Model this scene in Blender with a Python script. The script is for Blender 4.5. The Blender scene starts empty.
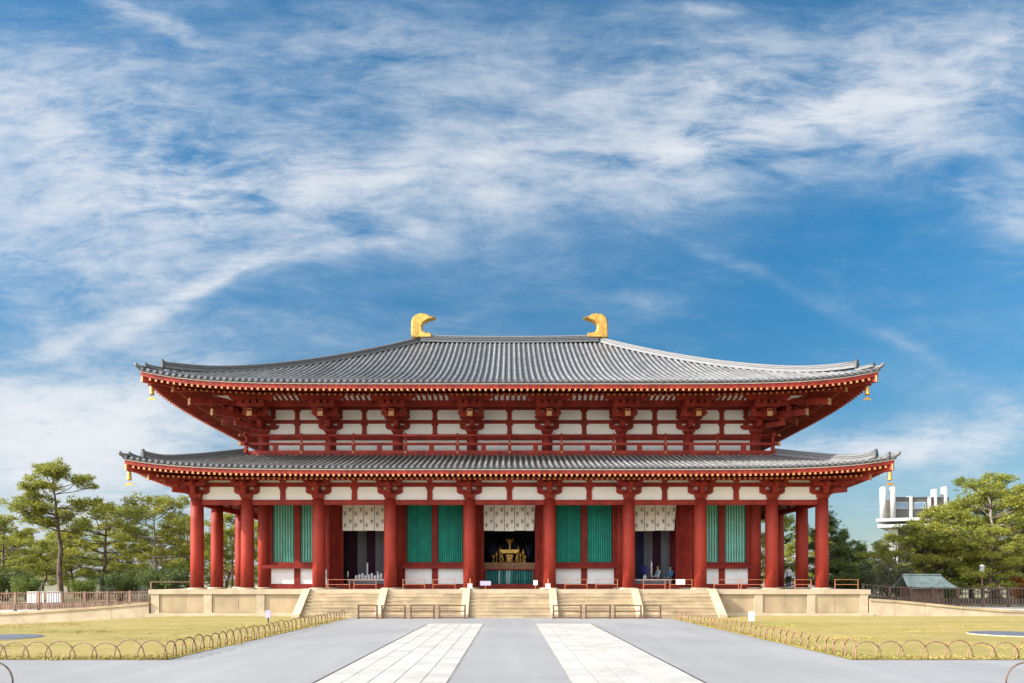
import bpy, bmesh, math, random
from math import sin, cos, pi, radians, sqrt, atan2
random.seed(7)
sc = bpy.context.scene
col = sc.collection
HUP = 13.8

# ------------------------------------------------------------------ camera
cam_d = bpy.data.cameras.new('camera'); cam = bpy.data.objects.new('camera', cam_d); col.objects.link(cam)
EYE = 1.95
cam.location = (0, 0, EYE); cam.rotation_euler = (radians(90), 0, 0)
cam_d.sensor_width = 36; cam_d.lens = 36 * 725 / 1024
cam_d.shift_x = 0.00244; cam_d.shift_y = 0.2344
cam_d.clip_start = 0.1; cam_d.clip_end = 5000
sc.camera = cam
sc.view_settings.view_transform = 'Standard'; sc.view_settings.look = 'None'
sc.view_settings.gamma = 1.0; sc.view_settings.use_curve_mapping = False
EXPO = 1.35
sc.view_settings.exposure = EXPO

# ------------------------------------------------------------------ sun and sky
SUN_PHI, SUN_EL = 74, 30          # degrees to the west of straight behind the camera / above the horizon
sdx, sdy, sdz = -sin(radians(SUN_PHI)) * cos(radians(SUN_EL)), -cos(radians(SUN_PHI)) * cos(radians(SUN_EL)), sin(radians(SUN_EL))
sun_d = bpy.data.lights.new('sun', 'SUN'); sun = bpy.data.objects.new('sun', sun_d); col.objects.link(sun)
from mathutils import Vector, Matrix
sun.rotation_euler = Vector((sdx, sdy, sdz)).to_track_quat('Z', 'Y').to_euler()
sun_d.energy = 3.3; sun_d.angle = radians(0.5); sun_d.color = (1.0, 0.925, 0.82)

w = bpy.data.worlds.new('World'); sc.world = w; w.use_nodes = True
nt = w.node_tree; N = nt.nodes; L = nt.links
for n in list(N): N.remove(n)
class NB:
    """small helper that writes node maths"""
    def __init__(s, tree): s.t = tree
    def new(s, kind, **kw):
        n = s.t.nodes.new(kind)
        for k, v in kw.items(): setattr(n, k, v)
        return n
    def link(s, a, b): s.t.links.new(a, b)
    def m(s, op, a, b=None, c=None, clamp=False):
        n = s.t.nodes.new('ShaderNodeMath'); n.operation = op; n.use_clamp = clamp
        for i, x in enumerate((a, b, c)):
            if x is None: continue
            if isinstance(x, (int, float)): n.inputs[i].default_value = x
            else: s.t.links.new(x, n.inputs[i])
        return n.outputs[0]
    def ramp(s, x, lo, hi, o0=0.0, o1=1.0, smooth=True):
        n = s.t.nodes.new('ShaderNodeMapRange'); n.interpolation_type = 'SMOOTHSTEP' if smooth else 'LINEAR'
        n.inputs[1].default_value = lo; n.inputs[2].default_value = hi; n.inputs[3].default_value = o0; n.inputs[4].default_value = o1
        s.t.links.new(x, n.inputs[0]); return n.outputs[0]
    def noise(s, vec, scale, detail=4, rough=0.55, dist=0.0, dim='3D'):
        n = s.t.nodes.new('ShaderNodeTexNoise'); n.noise_dimensions = dim
        n.inputs['Scale'].default_value = scale; n.inputs['Detail'].default_value = detail
        n.inputs['Roughness'].default_value = rough; n.inputs['Distortion'].default_value = dist
        if vec is not None: s.t.links.new(vec, n.inputs['Vector'])
        return n
    def mix(s, f, a, b, mode='MIX'):
        n = s.t.nodes.new('ShaderNodeMix'); n.data_type = 'RGBA'; n.blend_type = mode
        for i, x in ((0, f), (6, a), (7, b)):
            if isinstance(x, (int, float)): n.inputs[i].default_value = x
            elif isinstance(x, tuple): n.inputs[i].default_value = (x + (1,))[:4]
            else: s.t.links.new(x, n.inputs[i])
        return n.outputs[2]
    def comb(s, x, y, z=0.0):
        n = s.t.nodes.new('ShaderNodeCombineXYZ')
        for i, v in enumerate((x, y, z)):
            if isinstance(v, (int, float)): n.inputs[i].default_value = v
            else: s.t.links.new(v, n.inputs[i])
        return n.outputs[0]
    def sep(s, v):
        n = s.t.nodes.new('ShaderNodeSeparateXYZ'); s.t.links.new(v, n.inputs[0]); return n.outputs

SKY_STR = 0.11
b = NB(nt)
sky = b.new('ShaderNodeTexSky', sky_type='NISHITA', sun_disc=False)
sky.sun_elevation = radians(SUN_EL); sky.sun_rotation = radians(180 + SUN_PHI); sky.air_density = 1.0; sky.dust_density = 0.6; sky.ozone_density = 2.2
hs = b.new('ShaderNodeHueSaturation'); hs.inputs['Saturation'].default_value = 1.42; hs.inputs['Value'].default_value = 0.56; hs.inputs['Hue'].default_value = 0.491
b.link(sky.outputs[0], hs.inputs['Color'])
tc = b.new('ShaderNodeTexCoord')
dx, dy, dz = b.sep(tc.outputs['Generated'])
ady = b.m('MAXIMUM', b.m('ABSOLUTE', dy), 0.12)
u = b.m('DIVIDE', dx, ady); v = b.m('DIVIDE', dz, ady)          # direction of the sky, as slopes from due north
front = b.ramp(dy, -0.05, 0.28)
uv = b.comb(u, v, 0.0)
wn = b.noise(uv, 1.9, 3, 0.5)
wsub = b.new('ShaderNodeVectorMath', operation='SUBTRACT'); b.link(wn.outputs['Color'], wsub.inputs[0]); wsub.inputs[1].default_value = (.5, .5, .5)
wsc = b.new('ShaderNodeVectorMath', operation='SCALE'); b.link(wsub.outputs[0], wsc.inputs[0]); wsc.inputs['Scale'].default_value = 0.20
wadd = b.new('ShaderNodeVectorMath', operation='ADD'); b.link(uv, wadd.inputs[0]); b.link(wsc.outputs[0], wadd.inputs[1])
def px(x, y): return ((x - 509.5) / 725.0, (581.5 - y) / 725.0)
wu, wv, _ = b.sep(wadd.outputs[0])
wsc2 = b.new('ShaderNodeVectorMath', operation='SCALE'); b.link(wsub.outputs[0], wsc2.inputs[0]); wsc2.inputs['Scale'].default_value = 0.10
wadd2 = b.new('ShaderNodeVectorMath', operation='ADD'); b.link(uv, wadd2.inputs[0]); b.link(wsc2.outputs[0], wadd2.inputs[1])
lu, lv, _ = b.sep(wadd2.outputs[0])
def blob(x, y, rx, ry, ang, amp, soft=True):
    """an elongated soft patch of cloud: centre, half length and half width, tilt of its long axis (degrees, up to the right)"""
    cx, cy = px(x, y); rx /= 725.0; ry /= 725.0; a = radians(ang)
    U, V = (wu, wv) if soft else (lu, lv)
    du = b.m('SUBTRACT', U, cx); dv = b.m('SUBTRACT', V, cy)
    p = b.m('DIVIDE', b.m('ADD', b.m('MULTIPLY', du, cos(a)), b.m('MULTIPLY', dv, sin(a))), rx)
    q = b.m('DIVIDE', b.m('SUBTRACT', b.m('MULTIPLY', dv, cos(a)), b.m('MULTIPLY', du, sin(a))), ry)
    r2 = b.m('ADD', b.m('MULTIPLY', p, p), b.m('MULTIPLY', q, q))
    e = b.m('POWER', 2.718, b.m('MULTIPLY', r2, -1.0))
    return b.m('MULTIPLY', e, amp)
blobs = [
 (30, 140, 210, 80, -14, 1.0), (330, 195, 260, 55, -4, .55), (640, 165, 260, 62, 6, .78), (905, 110, 240, 62, 14, .62),
 (450, 40, 330, 60, -5, .42), (1010, 215, 110, 40, -30, .65), (200, 215, 110, 55, 8, .50), (60, 300, 190, 42, -8, .42),
 (60, 430, 200, 60, -6, 2.2), (125, 400, 90, 26, 12, 1.4), (930, 427, 240, 24, 3, .95), (860, 440, 170, 22, 0, .5), (900, 480, 260, 40, 0, .35),
 (60, 520, 220, 60, 0, .85), (330, 345, 180, 30, 4, .30), (960, 380, 110, 16, -14, .34), (520, 300, 160, 40, -6, .14),
 (500, 560, 700, 40, 0, .55), (500, 85, 420, 70, 3, .42), (90, 255, 170, 70, -10, .45), (880, 60, 260, 60, 10, .35), (985, 320, 120, 40, -12, .15)]
sharp = [(205, 295, 90, 9, 27, .95), (330, 255, 110, 11, 12, .7), (80, 335, 130, 9, 18, .5), (400, 185, 210, 13, 12, .42), (720, 145, 210, 13, 14, .45), (560, 110, 150, 10, 24, .35), (930, 70, 120, 9, 22, .35), (250, 225, 90, 22, -8, .34), (120, 15, 110, 13, -22, .75), (770, 280, 190, 7, -24, .13), (720, 262, 60, 5, -20, .12), (905, 340, 75, 7, -30, .30),
 (690, 5, 50, 9, 0, .45), (840, 100, 70, 14, 8, .25), (960, 200, 60, 10, -32, .35), (640, 300, 55, 8, 0, .25), (440, 320, 50, 8, 20, .16)]
tot = None
for B in blobs:
    e = blob(*B); tot = e if tot is None else b.m('ADD', tot, e)
for B in sharp:
    tot = b.m('ADD', tot, blob(*B, soft=False))
# cirrus texture: feathered noise drawn out along two directions, blended from west to east, over broken larger clumps
def fibre(ang, sx, sy, sc_, det, rough, dist):
    mp = b.new('ShaderNodeMapping'); mp.inputs['Rotation'].default_value = (0, 0, radians(ang)); mp.inputs['Scale'].default_value = (sx, sy, 1)
    b.link(wadd2.outputs[0], mp.inputs['Vector']); return b.noise(mp.outputs[0], sc_, det, rough, dist).outputs['Fac']
side = b.m('ADD', b.ramp(u, -.30, .30), b.m('MULTIPLY', b.m('SUBTRACT', b.noise(uv, 3.0, 3, .5).outputs['Fac'], .5), 1.6)); 
side = b.m('MINIMUM', b.m('MAXIMUM', side, 0.0), 1.0)
def lerp(t_, p_, q_): return b.m('ADD', p_, b.m('MULTIPLY', t_, b.m('SUBTRACT', q_, p_)))
long_ = lerp(side, fibre(-24, 2.2, 8.0, 1.6, 12, .66, .35), fibre(20, 2.2, 8.0, 1.9, 12, .66, .35))
fine_ = lerp(side, fibre(-38, 4.5, 15.0, 2.4, 10, .70, .5), fibre(34, 4.5, 15.0, 2.2, 10, .70, .5))
puff = b.noise(wadd2.outputs[0], 6.5, 12, .64, .55).outputs['Fac']
big = b.noise(wadd.outputs[0], 2.6, 6, .6, .4).outputs['Fac']
tex = b.m('ADD', b.m('ADD', b.m('MULTIPLY', long_, .75), b.m('MULTIPLY', fine_, .58)), b.m('ADD', b.m('MULTIPLY', puff, .40), b.m('MULTIPLY', big, .27)))   # about 1.0
dens = b.m('MULTIPLY', tot, b.ramp(tex, .72, 1.24, .12, 1.75))
dens = b.m('ADD', dens, b.ramp(tex, .98, 1.32, 0, .28))
dens = b.m('MULTIPLY', dens, .88)
dens = b.m('SUBTRACT', 1.0, b.m('POWER', 2.718, b.m('MULTIPLY', dens, -1.0)))
back_fill = b.m('MULTIPLY', b.m('SUBTRACT', 1.0, front), b.ramp(b.noise(tc.outputs['Generated'], 2.2, 6, .6, .5).outputs['Fac'], .34, .58, .45, .95))  # cloud cover added out of view behind the camera, as fill light
dens = b.m('ADD', b.m('MULTIPLY', dens, front), back_fill)
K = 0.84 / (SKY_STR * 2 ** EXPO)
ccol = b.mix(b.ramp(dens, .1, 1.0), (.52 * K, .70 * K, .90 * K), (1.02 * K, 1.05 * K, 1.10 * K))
low = b.new('ShaderNodeVectorMath', operation='SCALE'); b.link(hs.outputs[0], low.inputs[0]); b.link(b.ramp(v, .0, .62, .60, 1.0), low.inputs['Scale'])
ccol = b.mix(front, (.90 * K, .88 * K, .86 * K), ccol)  # the added clouds behind are near neutral, to cut the blue cast
skyc = b.mix(dens, low.outputs[0], ccol)
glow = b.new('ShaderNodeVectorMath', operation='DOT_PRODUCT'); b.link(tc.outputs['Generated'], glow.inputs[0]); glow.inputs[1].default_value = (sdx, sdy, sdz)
fill_gain = b.m('ADD', 1.0, b.m('MULTIPLY', b.ramp(glow.outputs['Value'], .0, 1.0, 0.45, 5.0), b.m('SUBTRACT', 1.0, front)))          # brightness added to the unseen sky behind the camera, lifting the shaded facade
gm = b.new('ShaderNodeVectorMath', operation='SCALE'); b.link(skyc, gm.inputs[0]); b.link(fill_gain, gm.inputs['Scale'])
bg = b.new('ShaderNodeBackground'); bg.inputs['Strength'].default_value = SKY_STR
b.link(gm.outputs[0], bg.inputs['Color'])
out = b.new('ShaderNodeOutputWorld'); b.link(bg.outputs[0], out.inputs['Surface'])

# ------------------------------------------------------------------ materials
def mat(name, c, rough=.6, var=.12, scale=3.0, metal=0.0, island=0.0, c2=None, bump=0.0, bscale=40, spec=.5, hue=0.0, stretch=None, fine=0.0, leafy=False):
    m = bpy.data.materials.new(name); m.use_nodes = True
    t = m.node_tree; B = NB(t); p = t.nodes['Principled BSDF']
    p.inputs['Roughness'].default_value = rough; p.inputs['Metallic'].default_value = metal
    p.inputs['Specular IOR Level'].default_value = spec
    co = B.new('ShaderNodeTexCoord').outputs['Object']
    if stretch:
        mm = B.new('ShaderNodeMapping'); mm.inputs['Scale'].default_value = stretch; B.link(co, mm.inputs['Vector']); co = mm.outputs[0]
    n = B.noise(co, scale, 5, .6).outputs['Fac']
    c2 = c2 or tuple(x * (1 - var * 2.2) for x in c)
    colr = B.mix(B.ramp(n, .3, .7), tuple(min(1, x * (1 + var * .6)) for x in c), c2)
    if fine:
        nf = B.noise(co, scale * 22, 3, .7).outputs['Fac']
        colr = B.mix(fine, colr, B.mix(B.ramp(nf, .3, .7), (0.02, .02, .02), (1, 1, 1)), 'OVERLAY')
    if island:
        g = B.new('ShaderNodeNewGeometry')
        k = B.ramp(g.outputs['Random Per Island'], 0, 1, 1 - island, 1 + island, smooth=False)
        h = B.new('ShaderNodeHueSaturation'); B.link(k, h.inputs['Value']); B.link(colr, h.inputs['Color'])
        if hue: B.link(B.ramp(B.m('FRACT', B.m('MULTIPLY', g.outputs['Random Per Island'], 7.31)), 0, 1, .5 - hue, .5 + hue, smooth=False), h.inputs['Hue'])
        colr = h.outputs[0]
    B.link(colr, p.inputs['Base Color'])
    if leafy:
        tl = B.new('ShaderNodeBsdfTranslucent'); B.link(colr, tl.inputs['Color']); mx = B.new('ShaderNodeMixShader'); mx.inputs[0].default_value = .42
        B.link(p.outputs[0], mx.inputs[1]); B.link(tl.outputs[0], mx.inputs[2]); B.link(mx.outputs[0], t.nodes['Material Output'].inputs['Surface'])
    if bump:
        bn = B.noise(co, bscale, 4, .65).outputs['Fac']
        bp = B.new('ShaderNodeBump'); bp.inputs['Strength'].default_value = bump; bp.inputs['Distance'].default_value = .02
        B.link(bn, bp.inputs['Height']); B.link(bp.outputs[0], p.inputs['Normal'])
    return m
M = {}
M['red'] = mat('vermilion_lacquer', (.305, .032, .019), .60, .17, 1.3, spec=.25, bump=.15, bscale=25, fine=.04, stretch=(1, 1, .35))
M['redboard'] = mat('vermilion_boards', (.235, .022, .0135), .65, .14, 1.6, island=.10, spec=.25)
M['plaster'] = mat('white_plaster', (.90, .885, .86), .85, .03, .8, bump=.1, bscale=18)
M['gold'] = mat('gilded_metal', (.66, .39, .09), .38, .16, 3, metal=.65)
M['goldcap'] = mat('gilded_cap', (.56, .29, .11), .5, .15, 9, metal=.2)
M['tile'] = mat('smoked_roof_tile', (.176, .176, .174), .6, .14, 1.2, island=.14, bump=.2, bscale=14, spec=.3)
M['tiledark'] = mat('roof_tile_pan', (.058, .061, .068), .55, .15, 2.0, bump=.25, bscale=9)
M['ridge'] = mat('ridge_tile', (.14, .143, .15), .5, .14, 3, stretch=(1, 1, 7), bump=.2, bscale=20)
M['lime'] = mat('pale_eave_edge', (.70, .60, .52), .7, .06, 3)
M['stone'] = mat('podium_sandstone', (.41, .315, .195), .85, .12, 1.1, island=.17, hue=.008, bump=.25, bscale=30, fine=.12)
M['stonedark'] = mat('podium_panel_stone', (.385, .295, .182), .85, .11, 1.1, stretch=(1, 1, .55), island=.10, hue=.006, bump=.3, bscale=26, fine=.12)
M['stonepale'] = mat('pale_sandstone', (.46, .37, .255), .85, .09, 1.3, island=.06, bump=.25, bscale=30, fine=.10)
M['green'] = mat('green_lattice_paint', (.018, .33, .24), .5, .10, 2, island=.12)
M['greendark'] = mat('green_shutter_paint', (.006, .19, .13), .5, .10, 2)
M['palegreen'] = mat('pale_green_board', (.62, .82, .72), .8, .05, 2)
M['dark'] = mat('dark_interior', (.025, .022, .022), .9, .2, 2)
M['black'] = mat('black_iron', (.03, .028, .027), .5, .15, 6)
M['fabric'] = mat('curtain_cloth', (.88, .82, .73), .9, .05, 5, stretch=(3, 3, .4))
M['ink'] = mat('curtain_print', (.10, .075, .06), .9, .1, 5)
M['white'] = mat('white_paint', (.80, .80, .80), .5, .03, 3)
M['brownwood'] = mat('dark_barrier_wood', (.15, .078, .045), .65, .2, 5, island=.2, stretch=(1, 1, .3))
M['wood'] = mat('barrier_wood', (.42, .20, .09), .6, .18, 5, island=.15, stretch=(1, 1, .3))
M['orangewood'] = mat('orange_wood', (.46, .17, .07), .55, .14, 5, island=.10)
M['fence'] = mat('weathered_brown_wood', (.25, .145, .10), .75, .20, 4, island=.22, stretch=(1, 1, .25))
M['fencedark'] = mat('dark_brown_wood', (.105, .068, .052), .75, .22, 4, island=.25, stretch=(1, 1, .25))
M['bamboo'] = mat('bamboo', (.27, .155, .085), .5, .25, 9, island=.22, hue=.01)
M['bamboodark'] = mat('smoked_bamboo', (.13, .075, .055), .5, .2, 9, island=.2)
M['bark'] = mat('pine_bark', (.17, .115, .085), .9, .35, 4, stretch=(1, 1, .4), bump=.8, bscale=14)
M['barkpale'] = mat('pale_bark', (.26, .22, .19), .9, .35, 4, stretch=(1, 1, .4), bump=.8, bscale=14)
M['needle'] = mat('pine_needles', (.31, .305, .046), .6, .30, .35, island=.42, hue=.022, c2=(.185, .215, .040), spec=.3, leafy=True)
M['needle2'] = mat('dark_pine_needles', (.15, .185, .045), .6, .30, .4, island=.42, hue=.02, c2=(.035, .07, .03), spec=.3, leafy=True)
M['leaf'] = mat('olive_shrub_leaves', (.15, .15, .085), .6, .30, .5, island=.45, hue=.015, c2=(.055, .065, .04), spec=.3, leafy=True)
M['leaf2'] = mat('fresh_green_leaves', (.15, .18, .035), .55, .30, .5, island=.45, hue=.02, c2=(.06, .11, .02), spec=.3, leafy=True)
M['leafo'] = mat('autumn_leaves', (.42, .16, .035), .6, .30, .5, island=.4, hue=.02, c2=(.30, .13, .03), spec=.3, leafy=True)
M['verdigris'] = mat('verdigris_copper', (.25, .315, .285), .6, .16, 2.5, island=.06)
M['concrete'] = mat('white_concrete', (.43, .425, .415), .8, .06, .4)
M['darkwall'] = mat('dark_cladding', (.10, .092, .088), .7, .12, .3)
M['glass'] = mat('window_glass', (.20, .28, .38), .12, .15, .2)
M['purple'] = mat('purple_drape', (.05, .012, .028), .9, .15, 4, stretch=(4, 4, .2))
M['greydrape'] = mat('grey_drape', (.20, .20, .215), .9, .12, 4, stretch=(4, 4, .2))
M['navy'] = mat('navy_drape', (.03, .035, .10), .9, .15, 4, stretch=(4, 4, .2))
M['maroon'] = mat('maroon_drape', (.20, .018, .022), .9, .15, 4, stretch=(4, 4, .2))
M['teal'] = mat('teal_brocade', (.03, .24, .22), .7, .25, 7, island=.35)
M['paleteal'] = mat('pale_teal_cloth', (.38, .58, .58), .8, .15, 7)
M['skin'] = mat('skin', (.62, .40, .30), .55, .04, 9)
M['hair'] = mat('dark_hair', (.03, .025, .022), .6, .1, 9)
M['bluecloth'] = mat('blue_cloth', (.10, .24, .42), .85, .1, 7)
M['greycloth'] = mat('pale_blue_grey_cloth', (.52, .60, .64), .85, .08, 7)
M['darkcloth'] = mat('black_trousers', (.03, .03, .035), .85, .1, 7)
M['blueflower'] = mat('deep_blue_flowers', (.05, .04, .40), .7, .3, 20, island=.5)
M['signpurple'] = mat('grey_violet_sign', (.42, .38, .52), .6, .06, 4)

def ground_mat(name, build):
    m = bpy.data.materials.new(name); m.use_nodes = True
    B = NB(m.node_tree); p = m.node_tree.nodes['Principled BSDF']; p.inputs['Roughness'].default_value = .9
    build(B, p, B.new('ShaderNodeTexCoord').outputs['Object']); return m
def _asphalt(tint):
    def f(B, p, co):
        big = B.noise(co, .16, 4, .55, .4).outputs['Fac']; med = B.noise(co, 1.6, 5, .65).outputs['Fac']; fine = B.noise(co, 55, 3, .8).outputs['Fac']
        c = B.mix(B.ramp(big, .35, .65), tuple(x * .88 for x in tint), tuple(x * 1.07 for x in tint))
        c = B.mix(B.ramp(med, .3, .75, 0, .5), c, tuple(x * .84 for x in tint))
        c = B.mix(B.ramp(fine, .35, .7, 0, .6), c, tuple(x * .5 for x in tint))
        # scattered darker spots and dust
        sp = B.noise(co, 7, 2, .5).outputs['Fac']
        c = B.mix(B.ramp(sp, .70, .76, 0, .45), c, (.16, .15, .14))
        mm = B.new('ShaderNodeMapping'); mm.inputs['Scale'].default_value = (.9, .07, 1); B.link(co, mm.inputs['Vector'])
        st = B.noise(mm.outputs[0], 1.2, 4, .6).outputs['Fac']
        c = B.mix(B.ramp(st, .45, .7, 0, .22), c, tuple(x * 1.25 for x in tint))
        B.link(c, p.inputs['Base Color'])
        bp = B.new('ShaderNodeBump'); bp.inputs['Strength'].default_value = .35; bp.inputs['Distance'].default_value = .008; B.link(fine, bp.inputs['Height']); B.link(bp.outputs[0], p.inputs['Normal'])
    return f
M['asphalt'] = ground_mat('pale_asphalt', _asphalt((.243, .247, .253)))
M['asphalt2'] = ground_mat('paler_asphalt', _asphalt((.256, .259, .264)))
def _lawn(B, p, co):
    mm = B.new('ShaderNodeMapping'); mm.inputs['Scale'].default_value = (.22, 1.0, 1); B.link(co, mm.inputs['Vector'])
    big = B.noise(mm.outputs[0], .35, 5, .62, .8).outputs['Fac']; med = B.noise(co, 1.7, 5, .65, .4).outputs['Fac']; fine = B.noise(co, 38, 4, .8).outputs['Fac']
    c = B.mix(B.ramp(big, .40, .60), (.40, .30, .085), (.285, .245, .05))
    c = B.mix(B.ramp(med, .42, .72, 0, .6), c, (.52, .39, .17))
    c = B.mix(B.ramp(fine, .3, .7, .55, 0), c, (.10, .09, .02))
    B.link(c, p.inputs['Base Color'])
    bp = B.new('ShaderNodeBump'); bp.inputs['Strength'].default_value = .9; bp.inputs['Distance'].default_value = .04; B.link(fine, bp.inputs['Height']); B.link(bp.outputs[0], p.inputs['Normal'])
M['lawn'] = ground_mat('dry_lawn', _lawn)
def _earth(B, p, co):
    big = B.noise(co, .12, 5, .6).outputs['Fac']; fine = B.noise(co, 9, 5, .75).outputs['Fac']
    c = B.mix(B.ramp(big, .4, .6), (.11, .13, .04), (.26, .21, .13)); c = B.mix(B.ramp(fine, .3, .7, .4, 0), c, (.06, .06, .03))
    B.link(c, p.inputs['Base Color'])
M['earth'] = ground_mat('park_ground', _earth)
def _gravel(B, p, co):
    fine = B.noise(co, 24, 4, .8).outputs['Fac']; big = B.noise(co, .3, 4, .6).outputs['Fac']
    c = B.mix(B.ramp(fine, .3, .7), (.36, .33, .29), (.60, .56, .50)); c = B.mix(B.ramp(big, .4, .7, 0, .4), c, (.40, .34, .25))
    B.link(c, p.inputs['Base Color'])
M['gravel'] = ground_mat('pale_gravel', _gravel)
M['paver'] = mat('pale_granite_paver', (.38, .367, .342), .8, .05, .9, island=.09, hue=.006, bump=.2, bscale=40, fine=.12)
M['joint'] = mat('paver_joint', (.25, .235, .22), .9, .1, 3)
M['blade'] = mat('grass_blade', (.345, .27, .078), .7, .25, .4, island=.4, hue=.02, c2=(.26, .225, .055), spec=.2)
M['slab'] = mat('blue_grey_slab', (.085, .10, .13), .85, .12, 1)

# ------------------------------------------------------------------ mesh helpers
class MB:
    def __init__(s): s.v = []; s.f = []; s.m = []; s.sm = []
    def quad(s, pts, m=0, sm=False):
        i = len(s.v); s.v += [tuple(p) for p in pts]; s.f.append(tuple(range(i, i + len(pts)))); s.m.append(m); s.sm.append(sm)
    def box(s, x0, x1, y0, y1, z0, z1, m=0):
        s.hexa([(x0, y0, z0), (x1, y0, z0), (x1, y1, z0), (x0, y1, z0), (x0, y0, z1), (x1, y0, z1), (x1, y1, z1), (x0, y1, z1)], m)
    def hexa(s, c, m=0):
        i = len(s.v); s.v += [tuple(p) for p in c]
        for f in ((0, 3, 2, 1), (4, 5, 6, 7), (0, 1, 5, 4), (1, 2, 6, 5), (2, 3, 7, 6), (3, 0, 4, 7)):
            s.f.append(tuple(i + k for k in f)); s.m.append(m); s.sm.append(False)
    def frustum(s, cx, cy, z0, z1, a0, b0, a1, b1, m=0):
        s.hexa([(cx - a0, cy - b0, z0), (cx + a0, cy - b0, z0), (cx + a0, cy + b0, z0), (cx - a0, cy + b0, z0),
                (cx - a1, cy - b1, z1), (cx + a1, cy - b1, z1), (cx + a1, cy + b1, z1), (cx - a1, cy + b1, z1)], m)
    def bar(s, p, q, w, h, m=0, up=(0, 0, 1)):
        p = Vector(p); q = Vector(q); d = (q - p).normalized(); up = Vector(up)
        if abs(d.dot(up)) > .98: up = Vector((0, 1, 0))
        r = d.cross(up).normalized() * w / 2; t = r.cross(d).normalized() * h / 2
        s.hexa([p - r - t, p + r - t, q + r - t, q - r - t, p - r + t, p + r + t, q + r + t, q - r + t], m)
    def prism_xz(s, poly, y0, y1, m=0):
        n = len(poly); i = len(s.v)
        s.v += [(x, y0, z) for x, z in poly] + [(x, y1, z) for x, z in poly]
        s.f.append(tuple(range(i, i + n))); s.f.append(tuple(range(i + 2 * n - 1, i + n - 1, -1))); s.m += [m, m]; s.sm += [False, False]
        for k in range(n):
            k2 = (k + 1) % n
            s.f.append((i + k, i + n + k, i + n + k2, i + k2)); s.m.append(m); s.sm.append(False)
    def prism_yz(s, poly, x0, x1, m=0):
        a = len(s.v); s.prism_xz(poly, x0, x1, m)
        for k in range(a, len(s.v)): p = s.v[k]; s.v[k] = (p[1], p[0], p[2])
    def tube(s, pts, rad, n=8, m=0, cap=True, sm=True):
        pts = [Vector(p) for p in pts]; i0 = len(s.v)
        if not hasattr(rad, '__len__'): rad = [rad] * len(pts)
        prev = None
        for k, p in enumerate(pts):
            d = (pts[min(k + 1, len(pts) - 1)] - pts[max(k - 1, 0)]).normalized()
            if prev is None:
                r = d.cross(Vector((0, 0, 1)))
                if r.length < .1: r = d.cross(Vector((0, 1, 0)))
            else: r = prev - d * prev.dot(d)
            r.normalize(); prev = r; t = d.cross(r)
            for j in range(n):
                a = 2 * pi * j / n; s.v.append(tuple(p + (r * cos(a) + t * sin(a)) * rad[k]))
        for k in range(len(pts) - 1):
            for j in range(n):
                j2 = (j + 1) % n
                s.f.append((i0 + k * n + j, i0 + k * n + j2, i0 + (k + 1) * n + j2, i0 + (k + 1) * n + j)); s.m.append(m); s.sm.append(sm)
        if cap:
            s.f.append(tuple(i0 + j for j in range(n - 1, -1, -1))); s.f.append(tuple(i0 + (len(pts) - 1) * n + j for j in range(n))); s.m += [m, m]; s.sm += [False, False]
    def lathe(s, c, prof, n=16, m=0):
        i0 = len(s.v); k0 = len(prof)
        for r, z in prof:
            for j in range(n): a = 2 * pi * j / n; s.v.append((c[0] + r * cos(a), c[1] + r * sin(a), c[2] + z))
        for k in range(k0 - 1):
            for j in range(n):
                j2 = (j + 1) % n; s.f.append((i0 + k * n + j, i0 + k * n + j2, i0 + (k + 1) * n + j2, i0 + (k + 1) * n + j)); s.m.append(m); s.sm.append(True)
        s.f.append(tuple(i0 + j for j in range(n - 1, -1, -1))); s.f.append(tuple(i0 + (k0 - 1) * n + j for j in range(n))); s.m += [m, m]; s.sm += [False, False]
    def sweep_rect(s, pts, w, h, m=0, ups=None):
        """a bar of width w and height h standing on a curve"""
        pts = [Vector(p) for p in pts]; i0 = len(s.v)
        for k, p in enumerate(pts):
            d = pts[min(k + 1, len(pts) - 1)] - pts[max(k - 1, 0)]; d.z = 0; d.normalize()
            r = Vector((d.y, -d.x, 0)) * w / 2; U = Vector((0, 0, h))
            s.v += [tuple(p - r), tuple(p + r), tuple(p + r + U), tuple(p - r + U)]
        for k in range(len(pts) - 1):
            a = i0 + 4 * k
            for j in range(4):
                j2 = (j + 1) % 4; s.f.append((a + j, a + j2, a + 4 + j2, a + 4 + j)); s.m.append(m); s.sm.append(False)
        e = i0 + 4 * (len(pts) - 1)
        s.f.append((i0 + 3, i0 + 2, i0 + 1, i0)); s.f.append((e, e + 1, e + 2, e + 3)); s.m += [m, m]; s.sm += [False, False]
    def merge(s, o, T=None, dm=0):
        i = len(s.v)
        s.v += [tuple(T @ Vector(p)) if T else p for p in o.v]
        s.f += [tuple(i + k for k in f) for f in o.f]; s.m += [x + dm for x in o.m]; s.sm += o.sm
    def mesh(s, name, mats, origin=(0, 0, 0), fix=True):
        me = bpy.data.meshes.new(name)
        me.from_pydata([(p[0] - origin[0], p[1] - origin[1], p[2] - origin[2]) for p in s.v], [], s.f)
        for mt in mats: me.materials.append(mt)
        me.polygons.foreach_set('material_index', s.m); me.polygons.foreach_set('use_smooth', s.sm)
        if fix:
            bm = bmesh.new(); bm.from_mesh(me); bmesh.ops.recalc_face_normals(bm, faces=bm.faces); bm.to_mesh(me); bm.free()
        me.update(); return me

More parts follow.
